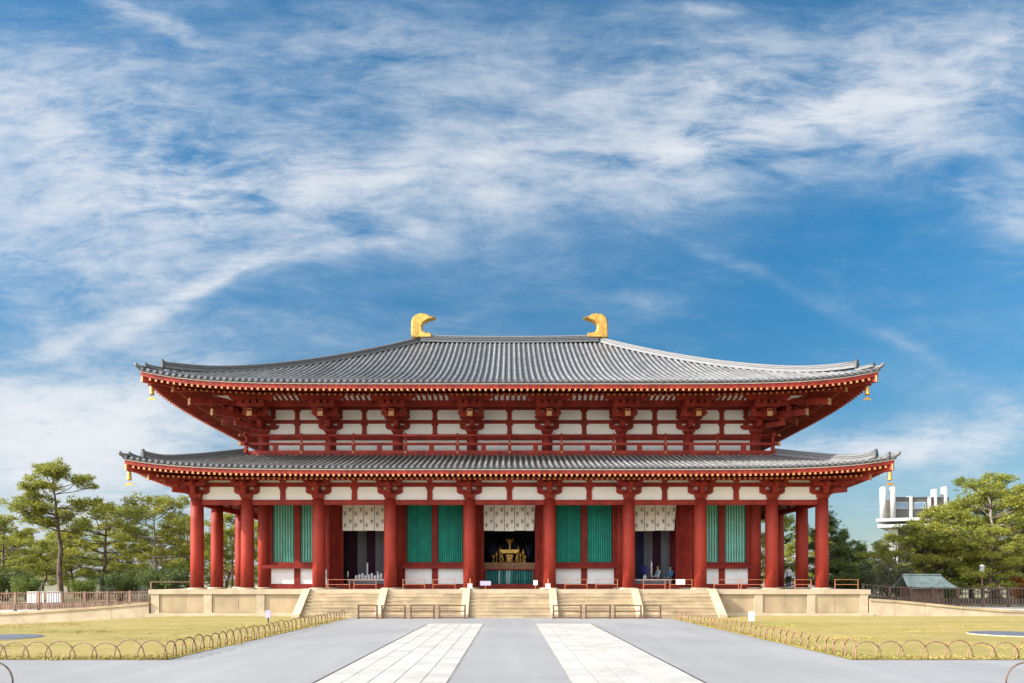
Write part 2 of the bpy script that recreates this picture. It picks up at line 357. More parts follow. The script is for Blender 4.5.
WL = {}
def tag(o, label=None, cat=None, group=None, kind=None):
    if label: o['label'] = label
    if cat: o['category'] = cat
    if group: o['group'] = group
    if kind: o['kind'] = kind
    return o
def thing(name, loc, label, cat, group=None):
    o = bpy.data.objects.new(name, None); o.empty_display_size = .2; col.objects.link(o); o.location = loc; WL[o] = Vector(loc)
    return tag(o, label, cat, group)
def add(name, mb, mats, parent=None, fix=True, **kw):
    """mb holds world coordinates; the object's origin is its parent's (or kw origin)"""
    if not isinstance(mats, (list, tuple)): mats = [mats]
    org = WL[parent] if parent else Vector(kw.get('origin', (0, 0, 0)))
    o = bpy.data.objects.new(name, mb.mesh(name, mats, org, fix)); col.objects.link(o)
    if parent: o.parent = parent
    else: o.location = org
    WL[o] = org.copy(); return o
def place(name, me, parent, loc, rz=0, sx=1):
    """a part that shares its mesh: loc in world coordinates"""
    o = bpy.data.objects.new(name, me); col.objects.link(o); o.parent = parent
    o.location = Vector(loc) - WL[parent]; o.rotation_euler = (0, 0, rz); o.scale = (sx, 1, 1); WL[o] = Vector(loc); return o
def structure(name, mb, mats, **kw): return tag(add(name, mb, mats, **kw), kind='structure')
def copy_tree(o, parent=None):
    c = o.copy(); col.objects.link(c); c.parent = parent; WL[c] = WL[o].copy()
    for ch in o.children: copy_tree(ch, c)
    return c

# ------------------------------------------------------------------ ground
g = MB(); g.quad([(-900, -300, -.6), (900, -300, -.6), (900, 1500, -.6), (-900, 1500, -.6)]); structure('ground', g, M['earth'])
g = MB(); g.quad([(-48, -12, 0), (48, -12, 0), (48, 18.2, 0), (-48, 18.2, 0)]); g.quad([(-8.6, 18.2, 0), (8.6, 18.2, 0), (8.6, 46, 0), (-8.6, 46, 0)]); structure('plaza', g, M['asphalt'])
g = MB(); g.quad([(-8.05, -12, .004), (8.05, -12, .004), (8.05, 38.6, .004), (-8.05, 38.6, .004)]); structure('path', g, M['asphalt2'])
for sgn in (-1, 1):
    g = MB(); xa, xb = sorted((sgn * 1.2, sgn * 3.72))
    g.quad([(xa - .03, 0, .008), (xb + .03, 0, .008), (xb + .03, 33.33, .008), (xa - .03, 33.33, .008)], 1)
    y = 0.0; n = 5; wd = (xb - xa) / n; r = 0
    while y < 33.2:
        hgt = random.choice((.55, .62, .7))
        for i in range(n):
            o_ = .0
            g.box(xa + wd * i + .009, xa + wd * (i + 1) - .009, y + .011, min(33.3, y + hgt) - .011, .010, .016 + random.random() * .004, 0)
        y += hgt
    # dark drain line along the outer side
    xo = xb if sgn > 0 else xa
    g.box(xo + sgn * .035 - .02, xo + sgn * .035 + .02, 0, 33.3, .009, .012, 2)
    structure('paved_path', g, [M['paver'], M['joint'], M['black']])
LX0, LY0, LY1 = 8.5, 18.0, 40.4
for sgn in (-1, 1):
    g = MB(); nx, ny = 40, 24
    for i in range(nx):
        for j in range(ny):
            c = []
            for a, bq in ((i, j), (i + 1, j), (i + 1, j + 1), (i, j + 1)):
                X = LX0 + (46 - LX0) * a / nx; Y = LY0 + (LY1 - LY0) * bq / ny
                z = .05 + .02 * sin(X * .7) * cos(Y * .9) if 0 < a < nx and 0 < bq < ny else .009
                if sgn < 0: z -= .50 * max(0, min(1, (X - 19) / 9)) * max(0, min(1, (Y - 27) / 12))
                c.append((sgn * X, Y, z))
            g.quad(c if sgn > 0 else c[::-1], 0, True)
    structure('lawn', g, M['lawn'], fix=False)
    g = MB(); X0 = 9.25
    g.quad([(sgn * X0, 2, .03), (sgn * 40, 2, .03), (sgn * 40, 13.5, .03), (sgn * X0, 13.5, .03)][::sgn]); 
    g.box(min(sgn * X0, sgn * 40), max(sgn * X0, sgn * 40), 13.5, 13.56, .002, .05, 1)
    structure('near_lawn', g, [M['lawn'], M['joint']])
# turf on the visible lawns
g = MB()
def blade(X, Y, h, spread):
    a = random.random() * 6.28; wd = .012 + random.random() * .012
    lx, ly = cos(a) * wd, sin(a) * wd; bx, by = random.gauss(0, spread), random.gauss(0, spread)
    g.quad([(X - lx, Y - ly, .01), (X + lx, Y + ly, .01), (X + bx, Y + by, .045 + h)])
for k in range(150):                      # coarser tufts and weeds, some of them spilling over the edge
    sgn = random.choice((-1, 1)); edge = random.random() < .0
    cx = LX0 + (random.gauss(.02, .04) if edge and random.random() < .6 else random.random() ** 1.3 * 12); cy = LY0 + (random.gauss(.02, .04) if edge and cx > LX0 + .2 else random.random() ** 1.5 * 16)
    if cx > cy * .72 + .8: continue
    r = random.uniform(.05, .16)
    for q in range(60): blade(sgn * (cx + random.gauss(0, r)), cy + random.gauss(0, r), random.uniform(.0, .045), .03)
for k in range(70000):
    sgn = random.choice((-1, 1)); X = LX0 + .03 + random.random() ** 1.3 * 14; Y = LY0 + .03 + random.random() ** 1.6 * 16
    if abs(X) > Y * .72 + .8: continue
    h = -.005 + random.random() * .022; a = random.random() * 6.28; wd = .012 + random.random() * .012
    lx, ly = cos(a) * wd, sin(a) * wd; bx, by = random.gauss(0, .025), random.gauss(0, .025); X *= sgn
    g.quad([(X - lx, Y - ly, .03), (X + lx, Y + ly, .03), (X + bx, Y + by, .045 + h)])
tag(add('grass', g, M['blade'], fix=False), kind='stuff')

# ------------------------------------------------------------------ the hall
hall = thing('temple_hall', (0, 54.1, 0), 'vermilion two-tiered temple hall with grey tiled roofs on a pale stone podium', 'temple')
PZ = 1.5; COLX = [-18.35, -15.4, -11.2, -7.0, -2.35, 2.35, 7.0, 11.2, 15.4, 18.35]; ROWY = [42.6, 45.5, 49.5, 54.1, 58.7, 62.7, 65.6]
CT = 6.77
# podium
g = MB(); PX = 20.2; PY0, PY1 = 40.55, 67.6
g.box(-PX + .12, PX - .12, PY0 + .12, PY1 - .12, -.05, 1.24, 0)
g.box(-PX, PX, PY0, PY1, 1.24, PZ, 2)
g.box(-PX + .02, PX - .02, PY0 + .02, PY0 + .10, .14, .20, 1)
g.box(-PX - .12, PX + .12, PY0 - .12, PY0 + .119, -.05, .14, 2)
xs = [-19.85, -16.9, -13.95]
for x in [a for q in xs for a in (q, -q)]:
    g.box(x - .23, x + .23, PY0 + .04, PY0 + .119, .14, 1.239, 2)
for k in range(len(xs) - 1):
    for s_ in (-1, 1):
        xa, xb = sorted((s_ * (abs(xs[k]) - .26), s_ * (abs(xs[k + 1]) + .26)))
        xm = (xa + xb) / 2 + random.uniform(-.3, .3)
        for a, c in ((xa, xm - .008), (xm + .008, xb)): g.box(a, c, PY0 + .085, PY0 + .119, .22, 1.2, 0)
for s_ in (-1, 1):
    for yy in (43, 46, 49, 52, 55, 58, 61): g.box(s_ * (PX - .04) - .04, s_ * (PX - .04) + .04, yy - .23, yy + .23, .14, 1.239, 2)
podium = add('podium', g, [M['stonedark'], M['stone'], M['stonepale']], hall)
# stairs
SX = [-11.35, -7.0, -2.4, 2.4, 7.0, 11.35]; SY = 38.75; NS = 8
for k in range(5):
    g = MB(); xa, xb = SX[k] + .2, SX[k + 1] - .2
    for i in range(NS - 1):
        z1 = PZ * (i + 1) / NS; y0 = SY + (PY0 - SY) * i / (NS - 1)
        x = xa
        while x < xb - .01:
            wd = random.uniform(.9, 1.7)
            if xb - (x + wd) < .6: wd = xb - x
            g.box(x + .003, x + wd - .003, y0 + random.random() * .006, PY0 + .13, z1 - PZ / NS if i else -.02, z1 - .05, 0); g.box(x + .003, x + wd - .003, y0 - .010, y0 + .26, z1 - .049, z1 - .002, 0); x += wd
    add('staircase', g, M['stone'], hall)
for x in SX:
    g = MB(); ya = SY - .30
    poly = [(ya, -.02), (ya, .20), (ya + .18, .26), (PY0 - .02, PZ + .05), (PY0 + .35, PZ + .05), (PY0 + .35, PZ - .02), (PY0 + .0, PZ - .02), (PY0 + .0, -.02)]
    g.prism_yz(poly, x - .2, x + .2)
    add('stair_cheek', g, M['stonepale'], hall)
# pillars
def pillar_mesh(h, r, name='pillar'):
    g = MB(); g.lathe((0, 0, 0), [(r * 1.0, 0), (r * 1.0, h * .4), (r * .985, h * .75), (r * .95, h)], 24); return g.mesh(name, [M['red']])
def stone_mesh():
    g = MB(); g.lathe((0, 0, 0), [(.56, -.02), (.56, .05), (.45, .09)], 24); return g.mesh('base_stone', [M['stonepale']])
pm = pillar_mesh(CT - PZ - .08, .375); bsm = stone_mesh()
def pillar(x, y):
    p = place('pillar', pm, hall, (x, y, PZ + .08)); place('base_stone', bsm, p, (x, y, PZ)); return p
for x in COLX: pillar(x, ROWY[0])
for y in ROWY[1:]:
    for s_ in (-1, 1): pillar(s_ * 18.35, y)
wpm = pillar_mesh(9.6 - PZ - .08, .37)
for x in COLX[1:-1]:
    p = place('pillar', wpm, hall, (x, 45.5, PZ + .08)); place('base_stone', bsm, p, (x, 45.5, PZ))

def arm_poly(Lh, h, z0):
    return [(-Lh, z0 + h), (-Lh, z0 + h * .55), (-Lh + .07, z0 + h * .28), (-Lh + .18, z0 + h * .08), (-Lh + .32, z0), (Lh - .32, z0), (Lh - .18, z0 + h * .08), (Lh - .07, z0 + h * .28), (Lh, z0 + h * .55), (Lh, z0 + h)]
def block(g, x, y, z0, z1, w=.17, m=0):
    zm = z0 + (z1 - z0) * .45
    g.frustum(x, y, z0, zm, w * .68, w * .68, w, w, m); g.box(x - w, x + w, y - w, y + w, zm + .001, z1, m)
def lower_set():
    g = MB()
    g.frustum(0, 0, 0, .17, .25, .25, .35, .35); g.box(-.35, .35, -.35, .35, .171, .33)
    g.prism_xz(arm_poly(.74, .28, .28), -.13, .13); g.prism_yz(arm_poly(.74, .28, .285), -.125, .125)
    for x in (-.58, 0, .58): block(g, x, 0, .565, .73)
    block(g, 0, -.6, .57, .72)
    g.prism_xz(arm_poly(.74, .22, .72), -.72, -.48); g.prism_xz(arm_poly(.74, .24, .975), -.12, .12)
    for x in (-.58, 0, .58): block(g, x, -.6, .94, 1.05, .15); block(g, x, 0, 1.215, 1.36, .15)
    g.prism_yz(arm_poly(.95, .22, .725), -.11, .11)
    return g
lset = lower_set(); lsm = lset.mesh('bracket_set', [M['red']])
for x in COLX[1:-1]: place('bracket_set', lsm, hall, (x, ROWY[0], CT))
for y in ROWY[1:6]:
    place('bracket_set', lsm, hall, (-18.35, y, CT), radians(-90)); place('bracket_set', lsm, hall, (18.35, y, CT), radians(90))
# corner sets: the two directions combined and a diagonal arm
def corner_lower(sx):
    g = MB(); g.merge(lset); T = Matrix.Rotation(radians(90) * sx, 4, 'Z') @ Matrix.Scale(.985, 4)
    g.merge(lset, T); g.bar((0, 0, .44), (sx * 1.0, -1.0, .46), .2, .28); block(g, sx * .85, -.85, .61, .76); g.bar((0, 0, .85), (sx * 1.3, -1.3, .86), .2, .22)
    return g
for s_ in (-1, 1): place('bracket_set', corner_lower(s_).mesh('bracket_set', [M['red']]), hall, (s_ * 18.35, ROWY[0], CT))

# tie beams and plaster of the front row and the side rows
g = MB()
YF = ROWY[0]
g.box(-18.6, 18.6, YF - .13, YF + .13, 6.45, 6.74)
g.box(-18.3, 18.3, YF - .10, YF + .10, 7.505, 7.74)
for i in range(len(COLX) - 1):
    if 0 < i < 8:
        xm = (COLX[i] + COLX[i + 1]) / 2
        g.prism_xz([(xm - .16, 6.742), (xm + .16, 6.742), (xm + .15, 7.3), (xm + .24, 7.45), (xm + .24, 7.503), (xm - .24, 7.503), (xm - .24, 7.45), (xm - .15, 7.3)], YF - .09, YF + .09)
        block(g, xm, YF, 7.742, 7.95, .17)
g.box(-19.1, 19.1, YF - .74, YF - .50, 7.82, 8.05); g.box(-18.5, 18.5, YF - .13, YF + .13, 8.135, 8.36)
for s_ in (-1, 1):
    X = s_ * 18.35
    g.box(X - .13, X + .13, YF + .14, 65.6, 6.45, 6.738); g.box(X - .10, X + .10, YF + .105, 65.6, 7.505, 7.738); g.box(X + s_ * .62 - .12, X + s_ * .62 + .12, YF - .73, 65.6, 7.822, 8.052); g.box(X - .13, X + .13, YF + .14, 65.6, 8.133, 8.358)
    for k in range(5):
        ym = (ROWY[k] + ROWY[k + 1]) / 2; g.box(X - .09, X + .09, ym - .14, ym + .14, 6.74, 7.503)
    for yy in ROWY[1:6]: g.box(min(X, s_ * 15.4), max(X, s_ * 15.4), yy - .11, yy + .11, 7.0, 7.3)
for x in COLX[1:-1]: g.box(x - .11, x + .11, YF + .14, 45.4, 7.0, 7.3)
add('tie_beam', g, M['red'], hall)
for i in range(len(COLX) - 1):
    g = MB(); g.box(COLX[i] + .02, COLX[i + 1] - .02, YF - .03, YF + .03, 6.735, 8.14); add('plaster_panel', g, M['plaster'], hall)
for s_ in (-1, 1):
    for k in range(len(ROWY) - 1):
        g = MB(); X = s_ * 18.35; g.box(X - .03, X + .03, ROWY[k] + .04, ROWY[k + 1] - .02, 6.735, 8.14); add('plaster_panel', g, M['plaster'], hall)

# main wall, second row
YW = 45.5
g = MB()
BX = COLX[1:-1]
DOORS = {1: (2.62, 'a'), 3: (3.2, 'b'), 5: (2.62, 'c')}
for i in range(7):
    xa, xb = BX[i] + .3, BX[i + 1] - .3; xm = (BX[i] + BX[i + 1]) / 2
    g.box(xa, xb, YW - .12, YW + .12, 6.92, 7.12)            # lintel
    g.box(xa, xb, YW - .14, YW + .14, PZ, 1.80)              # sill
    if i not in DOORS:
        g.box(xa - .28, xb + .28, YW - .40, YW + .10, 2.76, 2.98); g.box(xa, xb, YW - .12, YW + .11, 2.981, 3.16)
        g.box(xa, xa + .26, YW - .10, YW + .10, 3.162, 6.918); g.box(xb - .26, xb, YW - .10, YW + .10, 3.162, 6.918)
        g.box(xm - .18, xm + .18, YW - .11, YW + .11, 3.162, 6.918); g.box(xm - .19, xm + .19, YW - .11, YW + .11, 1.802, 2.758)
        g.box(xa, xa + .16, YW - .09, YW + .09, 1.802, 2.758); g.box(xb - .16, xb, YW - .09, YW + .09, 1.802, 2.758)
    else:
        hw = DOORS[i][0] / 2
        for s_ in (-1, 1):
            e = xm + s_ * hw; x0, x1 = sorted((e, e + s_ * .16)); g.box(x0, x1, YW - .16, YW + .12, 1.802, 6.918)
            x0, x1 = sorted((e + s_ * .16, xa if s_ < 0 else xb)); g.box(x0 + .001, x1 - .001, YW - .03, YW + .03, 1.802, 6.918)
            xv = (x0 + x1) / 2; g.box(xv - .06, xv + .06, YW - .09, YW - .031, 1.802, 6.918)
g.box(-15.3, 15.3, YW - .08, YW + .08, 7.122, 9.70)
for s_ in (-1, 1):
    X = s_ * 15.4; g.box(X - .1, X + .1, 45.6, 62.7, PZ, 9.7)
g.box(-15.3, 15.3, 62.6, 62.8, PZ, 9.7)
add('main_wall', g, M['redboard'], hall)
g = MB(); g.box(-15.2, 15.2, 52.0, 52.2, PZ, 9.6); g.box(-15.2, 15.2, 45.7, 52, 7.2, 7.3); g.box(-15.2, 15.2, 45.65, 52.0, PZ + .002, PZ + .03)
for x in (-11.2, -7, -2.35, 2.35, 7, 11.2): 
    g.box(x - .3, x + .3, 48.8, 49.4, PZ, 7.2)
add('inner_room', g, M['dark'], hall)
for i in range(7):
    if i in DOORS: continue
    xa, xb = BX[i] + .3, BX[i + 1] - .3; xm = (BX[i] + BX[i + 1]) / 2
    for wa, wb in ((xa + .27, xm - .19), (xm + .19, xb - .27)):
        side = i in (0, 6)
        g = MB(); nb = 8 if side else 11; st = (wb - wa) / nb
        for k in range(nb):
            x = wa + st * (k + .5); r = st * (.27 if side else .36)
            g.hexa([(x - r, YW + .0, 3.165), (x, YW - r, 3.165), (x + r, YW, 3.165), (x, YW + r, 3.165), (x - r, YW, 6.915), (x, YW - r, 6.915), (x + r, YW, 6.915), (x, YW + r, 6.915)], 0)
        win = add('lattice_window', g, M['green'], hall)
        g = MB(); g.box(wa, wb, YW + .08, YW + .12, 3.164, 6.916); add('backing_panel', g, M['palegreen'] if side else M['greendark'], win)
    for wa, wb in ((xa + .16, xm - .192), (xm + .192, xb - .16)):
        g = MB(); g.box(wa + .002, wb - .002, YW - .05, YW + .05, 1.803, 2.757); add('plaster_panel', g, M['white'], hall)
# door leaves, swung outwards
for i in DOORS:
    xm = (BX[i] + BX[i + 1]) / 2; hw = DOORS[i][0] / 2
    for s_ in (-1, 1):
        g = MB(); Lh = 1.18; ang = radians(28); hx = xm + s_ * (hw + .19)
        ex, ey = hx + s_ * Lh * sin(ang) * .9, YW - .2 - Lh * cos(ang)
        g.bar((hx, YW - .2, 4.35), (ex, ey, 4.35), .09, 5.0)
        for zz in (2.2, 3.2, 4.3, 5.4, 6.5): g.bar((hx, YW - .2, zz), (ex, ey, zz), .13, .12)
        for q_ in (.05, .5, .95):
            vx, vy = hx + (ex - hx) * q_, YW - .2 + (ey - YW + .2) * q_; g.box(vx - .075, vx + .075, vy - .06, vy + .06, 1.86, 6.86)
        dl = add('door_leaf', g, M['redboard'], hall)

# ---------------------------------------------------------- roofs
class Roof:
    def __init__(s, W, yF, run, z0, rise, k, lift, wall_run, zf, zb, dtb, slope, fslope, sp_tile, sp_raf):
        s.W, s.yF, s.run, s.z0, s.rise, s.k, s.lift = W, yF, run, z0, rise, k, lift
        s.yc = 54.1; s.D = s.yc - yF; s.wr = wall_run; s.zf, s.zb, s.dtb, s.slope, s.fs = zf, zb, dtb, slope, fslope; s.spt, s.spr = sp_tile, sp_raf
    def half(s, side): return s.W if side in 'fb' else s.D
    def P(s, side, a, d, z):
        if side == 'f': return (a, s.yF + d, z)
        if side == 'b': return (-a, 2 * s.yc - s.yF - d, z)
        if side == 'l': return (-s.W + d, s.yc - a, z)
        return (s.W - d, s.yc + a, z)
    def lf(s, side, a, d):
        h = s.half(side) - d
        uu = min(1.0, abs(a) / h) if h > .05 else 1.0
        # the rise towards a corner is measured along the eave, so the short sides curve over the same length as the front
        q = max(0.0, 1 - (1 - uu) * h / s.W * 1.0)
        return s.lift * q ** 7 * max(0.0, 1 - d / s.run) ** 5
    def z(s, side, a, d):
        t = d / s.run; return s.z0 + s.rise * (s.k * t + (1 - s.k) * t * t) + s.lf(side, a, d)
    def build(s, parent, name, label_rafters):
        pan = MB()
        for side in 'flrb':
            h = s.half(side); n = int(round(2 * h / s.spt)); st = 2 * h / n; nd = 12
            A = [-h + st * i for i in range(n + 1)]
            for i in range(n):
                for j in range(nd):
                    c = []
                    for a, jj in ((A[i], j), (A[i + 1], j), (A[i + 1], j + 1), (A[i], j + 1)):
                        dm = min(s.run, h - abs(a)); d = dm * jj / nd; c.append(s.P(side, a, d, s.z(side, a, d)))
                    pan.quad(c, 1, True)
            # rolls
            R = s.spt * .245
            for i in range(n):
                a = (A[i] + A[i + 1]) / 2; dm = min(s.run, h - abs(a))
                if dm < .12: continue
                ns = max(2, int(dm / .55)); i0 = len(pan.v); NP = 6
                for j in range(ns + 1):
                    d = -.04 + (dm + .04) * j / ns; zz = s.z(side, a, max(0, d))
                    for q in range(NP):
                        th = pi * q / (NP - 1); pan.v.append(s.P(side, a - R * cos(th), d, zz + .015 + R * 1.05 * sin(th)))
                for j in range(ns):
                    for q in range(NP - 1):
                        o = i0 + j * NP + q; pan.f.append((o, o + 1, o + NP + 1, o + NP)); pan.m.append(0); pan.sm.append(True)
                # round end tile
                zz = s.z(side, a, 0); cpt = [s.P(side, a + R * 1.12 * cos(2 * pi * q / 10), -.055, zz + .02 + R * 1.12 * sin(2 * pi * q / 10)) for q in range(10)]
                cpb = [s.P(side, a + R * 1.12 * cos(2 * pi * q / 10), .05, zz + .02 + R * 1.12 * sin(2 * pi * q / 10)) for q in range(10)]
                pan.quad(cpt, 2)
                for q in range(10): pan.quad([cpt[q], cpt[(q + 1) % 10], cpb[(q + 1) % 10], cpb[q]], 2)
        roof = add(name, pan, [M['tile'], M['tiledark'], M['ridge']], parent, fix=False)
        bm = bmesh.new(); bm.from_mesh(roof.data); bmesh.ops.recalc_face_normals(bm, faces=bm.faces); bm.to_mesh(roof.data); bm.free()
        # eave edge: tile lip, pale line, red board
        lip = MB()
        def strip(d0, d1, zo0, zo1, m):
            for side in 'flrb':
                h = s.half(side); n = 60; i0 = len(lip.v)
                for i in range(n + 1):
                    uu = -1 + 2 * i / n; uu = (abs(uu) ** .6) * (1 if uu > 0 else -1)
                    for d, zo in ((d0, zo0), (d1, zo0), (d1, zo1), (d0, zo1)):
                        a = uu * (h - d); lip.v.append(s.P(side, a, d, s.z(side, uu * h, 0) + zo))
                for i in range(n):
                    for q in range(4):
                        o = i0 + 4 * i; q2 = (q + 1) % 4; lip.f.append((o + q, o + q2, o + 4 + q2, o + 4 + q)); lip.m.append(m); lip.sm.append(False)
        strip(.0, .3, -.10, -.004, 0); strip(.03, .3, -.15, -.103, 1); strip(.07, .3, s.zf + .075, -.153, 2)
        add('eave_edge', lip, [M['tiledark'], M['lime'], M['red']], roof)
        # soffit
        so = MB()
        def sof(d0, d1, zfun):
            for side in 'flrb':
                h = s.half(side); n = 40
                for i in range(n):
                    for j in range(3):
                        c = []
                        for ii, jj in ((i, j), (i + 1, j), (i + 1, j + 1), (i, j + 1)):
                            uu = -1 + 2 * ii / n; uu = (abs(uu) ** .6) * (1 if uu > 0 else -1)
                            d = d0 + (d1 - d0) * jj / 3; a = uu * (h - d); c.append(s.P(side, a, d, zfun(d) + s.lf(side, a, d)))
                        so.quad(c, 0, False)
        zfly = lambda d: s.z0 + s.zf + s.fs * d; zbase = lambda d: s.z0 + s.zb + s.slope * (d - s.dtb)
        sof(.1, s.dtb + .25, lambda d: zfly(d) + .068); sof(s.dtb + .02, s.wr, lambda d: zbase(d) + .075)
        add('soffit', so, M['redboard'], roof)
        # rafters
        raf = []
        for side in 'flr':
            h = s.half(side); n = int(2 * (h - .25) / s.spr)
            for i in range(n + 1):
                a = -(h - .25) + 2 * (h - .25) * i / n
                dm = h - abs(a) - .12
                for kind in (0, 1):
                    d0, d1 = ((.05, s.dtb + .2) if kind == 0 else (s.dtb, s.wr)); d1 = min(d1, dm)
                    if d1 - d0 < .1: continue
                    zf = zfly if kind == 0 else zbase
                    K = [d0, d1] if kind == 0 else [d0, (d0 + d1) / 2, d1]
                    gg = MB()
                    for q in range(len(K) - 1):
                        gg.bar(s.P(side, a, K[q], zf(K[q]) + s.lf(side, a, K[q])), s.P(side, a, K[q + 1], zf(K[q + 1]) + s.lf(side, a, K[q + 1])), .105, .12, 0)
                    e0, e1 = K[0] - .012, K[0] + .02
                    gg.bar(s.P(side, a, e0, zf(K[0]) + s.lf(side, a, K[0])), s.P(side, a, e1, zf(K[0]) + s.lf(side, a, K[0])), .108, .122, 1)
                    raf.append((side == 'f' and kind == 0, -abs(a), gg))
        raf.sort(key=lambda r: (not r[0], -r[1]))
        rest = MB()
        for k, (_, _, gg) in enumerate(raf):
            if k < 96: add('rafter', gg, [M['red'], M['goldcap']], roof)
            else: rest.merge(gg)
        tag(add('rafter', rest, [M['red'], M['goldcap']], roof), kind='stuff')
        # hip ridges
        def corner(sx, sy, d, off=0):
            x = sx * (s.W - d); y = s.yF + d if sy < 0 else 2 * s.yc - s.yF - d
            t = d / s.run; return Vector((x, y, s.z0 + s.rise * (s.k * t + (1 - s.k) * t * t) + s.lift * max(0, 1 - t) ** 5 + off))
        for sx in (-1, 1):
            for sy in (-1, 1):
                g = MB(); d0 = .92 if s.run > 8 else .78; n = 22
                pts = [corner(sx, sy, d0 + (s.run - d0) * i / n, .02 + .16 * max(0, 1 - i / 5) ** 2) for i in range(n + 1)]
                g.sweep_rect(pts, .42, .10, 0)
                up = lambda q: [p + Vector((0, 0, q)) for p in pts]
                g.sweep_rect(up(.102), .36, .07, 0); g.sweep_rect(up(.174), .40, .035, 1); g.sweep_rect(up(.211), .32, .07, 0); g.sweep_rect(up(.283), .36, .03, 1)
                g.tube([p + Vector((0, 0, .34)) for p in pts], .09, 8, 0)
                p0 = pts[0]; dv = Vector((sx, sy, 0)).normalized(); rv = Vector((-dv.y, dv.x, 0))
                # end tile
                def plate(c, wv, hv, th):
                    prof = [(-wv, 0), (wv, 0), (wv * .95, hv * .45), (wv * .6, hv * .78), (wv * .18, hv), (-wv * .18, hv), (-wv * .6, hv * .78), (-wv * .95, hv * .45)]
                    i0 = len(g.v)
                    for kk in (0, 1):
                        for a, z in prof: g.v.append(tuple(c + rv * a + Vector((0, 0, z)) + dv * (th * kk)))
                    m8 = len(prof); g.f.append(tuple(i0 + q for q in range(m8))); g.f.append(tuple(i0 + 2 * m8 - 1 - q for q in range(m8))); g.m += [1, 1]; g.sm += [False, False]
                    for q in range(m8): q2 = (q + 1) % m8; g.f.append((i0 + q, i0 + m8 + q, i0 + m8 + q2, i0 + q2)); g.m.append(1); g.sm.append(False)
                plate(p0 + Vector((0, 0, -.02)), .25, .52, .12)
                lo = [corner(sx, sy, .28 + (d0 - .28) * i / 5, .03 + .1 * (1 - i / 5) ** 2) for i in range(6)]
                g.sweep_rect(lo, .34, .08, 0); g.sweep_rect([p + Vector((0, 0, .082)) for p in lo], .28, .05, 1); g.tube([p + Vector((0, 0, .15)) for p in lo], .075, 8, 0)
                plate(lo[0] + Vector((0, 0, -.02)), .18, .28, .1)
                c0 = corner(sx, sy, .0); g.tube([c0 + dv * -.35 + Vector((0, 0, .1)), c0 + dv * .0 + Vector((0, 0, .10)), c0 + dv * .13 + Vector((0, 0, .17)), c0 + dv * .18 + Vector((0, 0, .30))], [.11, .12, .11, .07], 8, 0)
                add('hip_ridge', g, [M['ridge'], M['tiledark']], roof)
                # corner rafters under the hip
                g = MB()
                if sy < 0:
                    zt = lambda d, f, o: f(d) + s.lift * max(0, 1 - d / s.run) ** 5 + o
                    Q = lambda d, z: (sx * (s.W - d), s.yF + d, z)
                    ks = [.12, .7, s.dtb + .4]
                    for q in range(2): g.bar(Q(ks[q], zt(ks[q], zfly, -.06)), Q(ks[q + 1], zt(ks[q + 1], zfly, -.06)), .24, .34, 0)
                    g.bar(Q(.10, zt(.12, zfly, -.06)), Q(.13, zt(.12, zfly, -.06)), .26, .36, 1)
                    ks = [s.dtb - .02, s.dtb + 1.2, s.wr + .2]
                    for q in range(2): g.bar(Q(ks[q], zt(ks[q], zbase, -.10)), Q(ks[q + 1], zt(ks[q + 1], zbase, -.10)), .26, .34, 0)
                    g.bar(Q(ks[0] - .02, zt(ks[0], zbase, -.10)), Q(ks[0] + .012, zt(ks[0], zbase, -.10)), .28, .36, 1)
                    add('corner_rafter', g, [M['red'], M['goldcap']], roof)
        return roof
upper = Roof(20.6, 40.3, 13.8, 13.08, 6.67, .70, .70, 5.2, -.46, -.39, 1.3, .41, .20, .352, .333)
lower = Roof(21.2, 39.74, 5.0, 8.22, 1.52, .88, .56, 5.76, -.44, -.49, .96, .30, .20, .335, .296)
lroof = lower.build(hall, 'lower_roof', 0)
uroof = upper.build(hall, 'upper_roof', 0)
# main ridge
g = MB(); n = 24
pts = [(-6.6 + 13.2 * i / n, 54.1, 19.68 + .10 * (2 * i / n - 1) ** 2) for i in range(n + 1)]
for o_, w_, h_, m_ in ((0, .62, .12, 0), (.122, .52, .07, 1), (.194, .56, .05, 0), (.246, .48, .07, 1), (.318, .52, .05, 0), (.37, .46, .07, 1)):
    g.sweep_rect([(p[0], p[1], p[2] + o_) for p in pts], w_, h_, m_)
g.tube([(p[0], p[1], p[2] + .47) for p in pts], .13, 8, 0)
add('main_ridge', g, [M['ridge'], M['tiledark']], uroof)
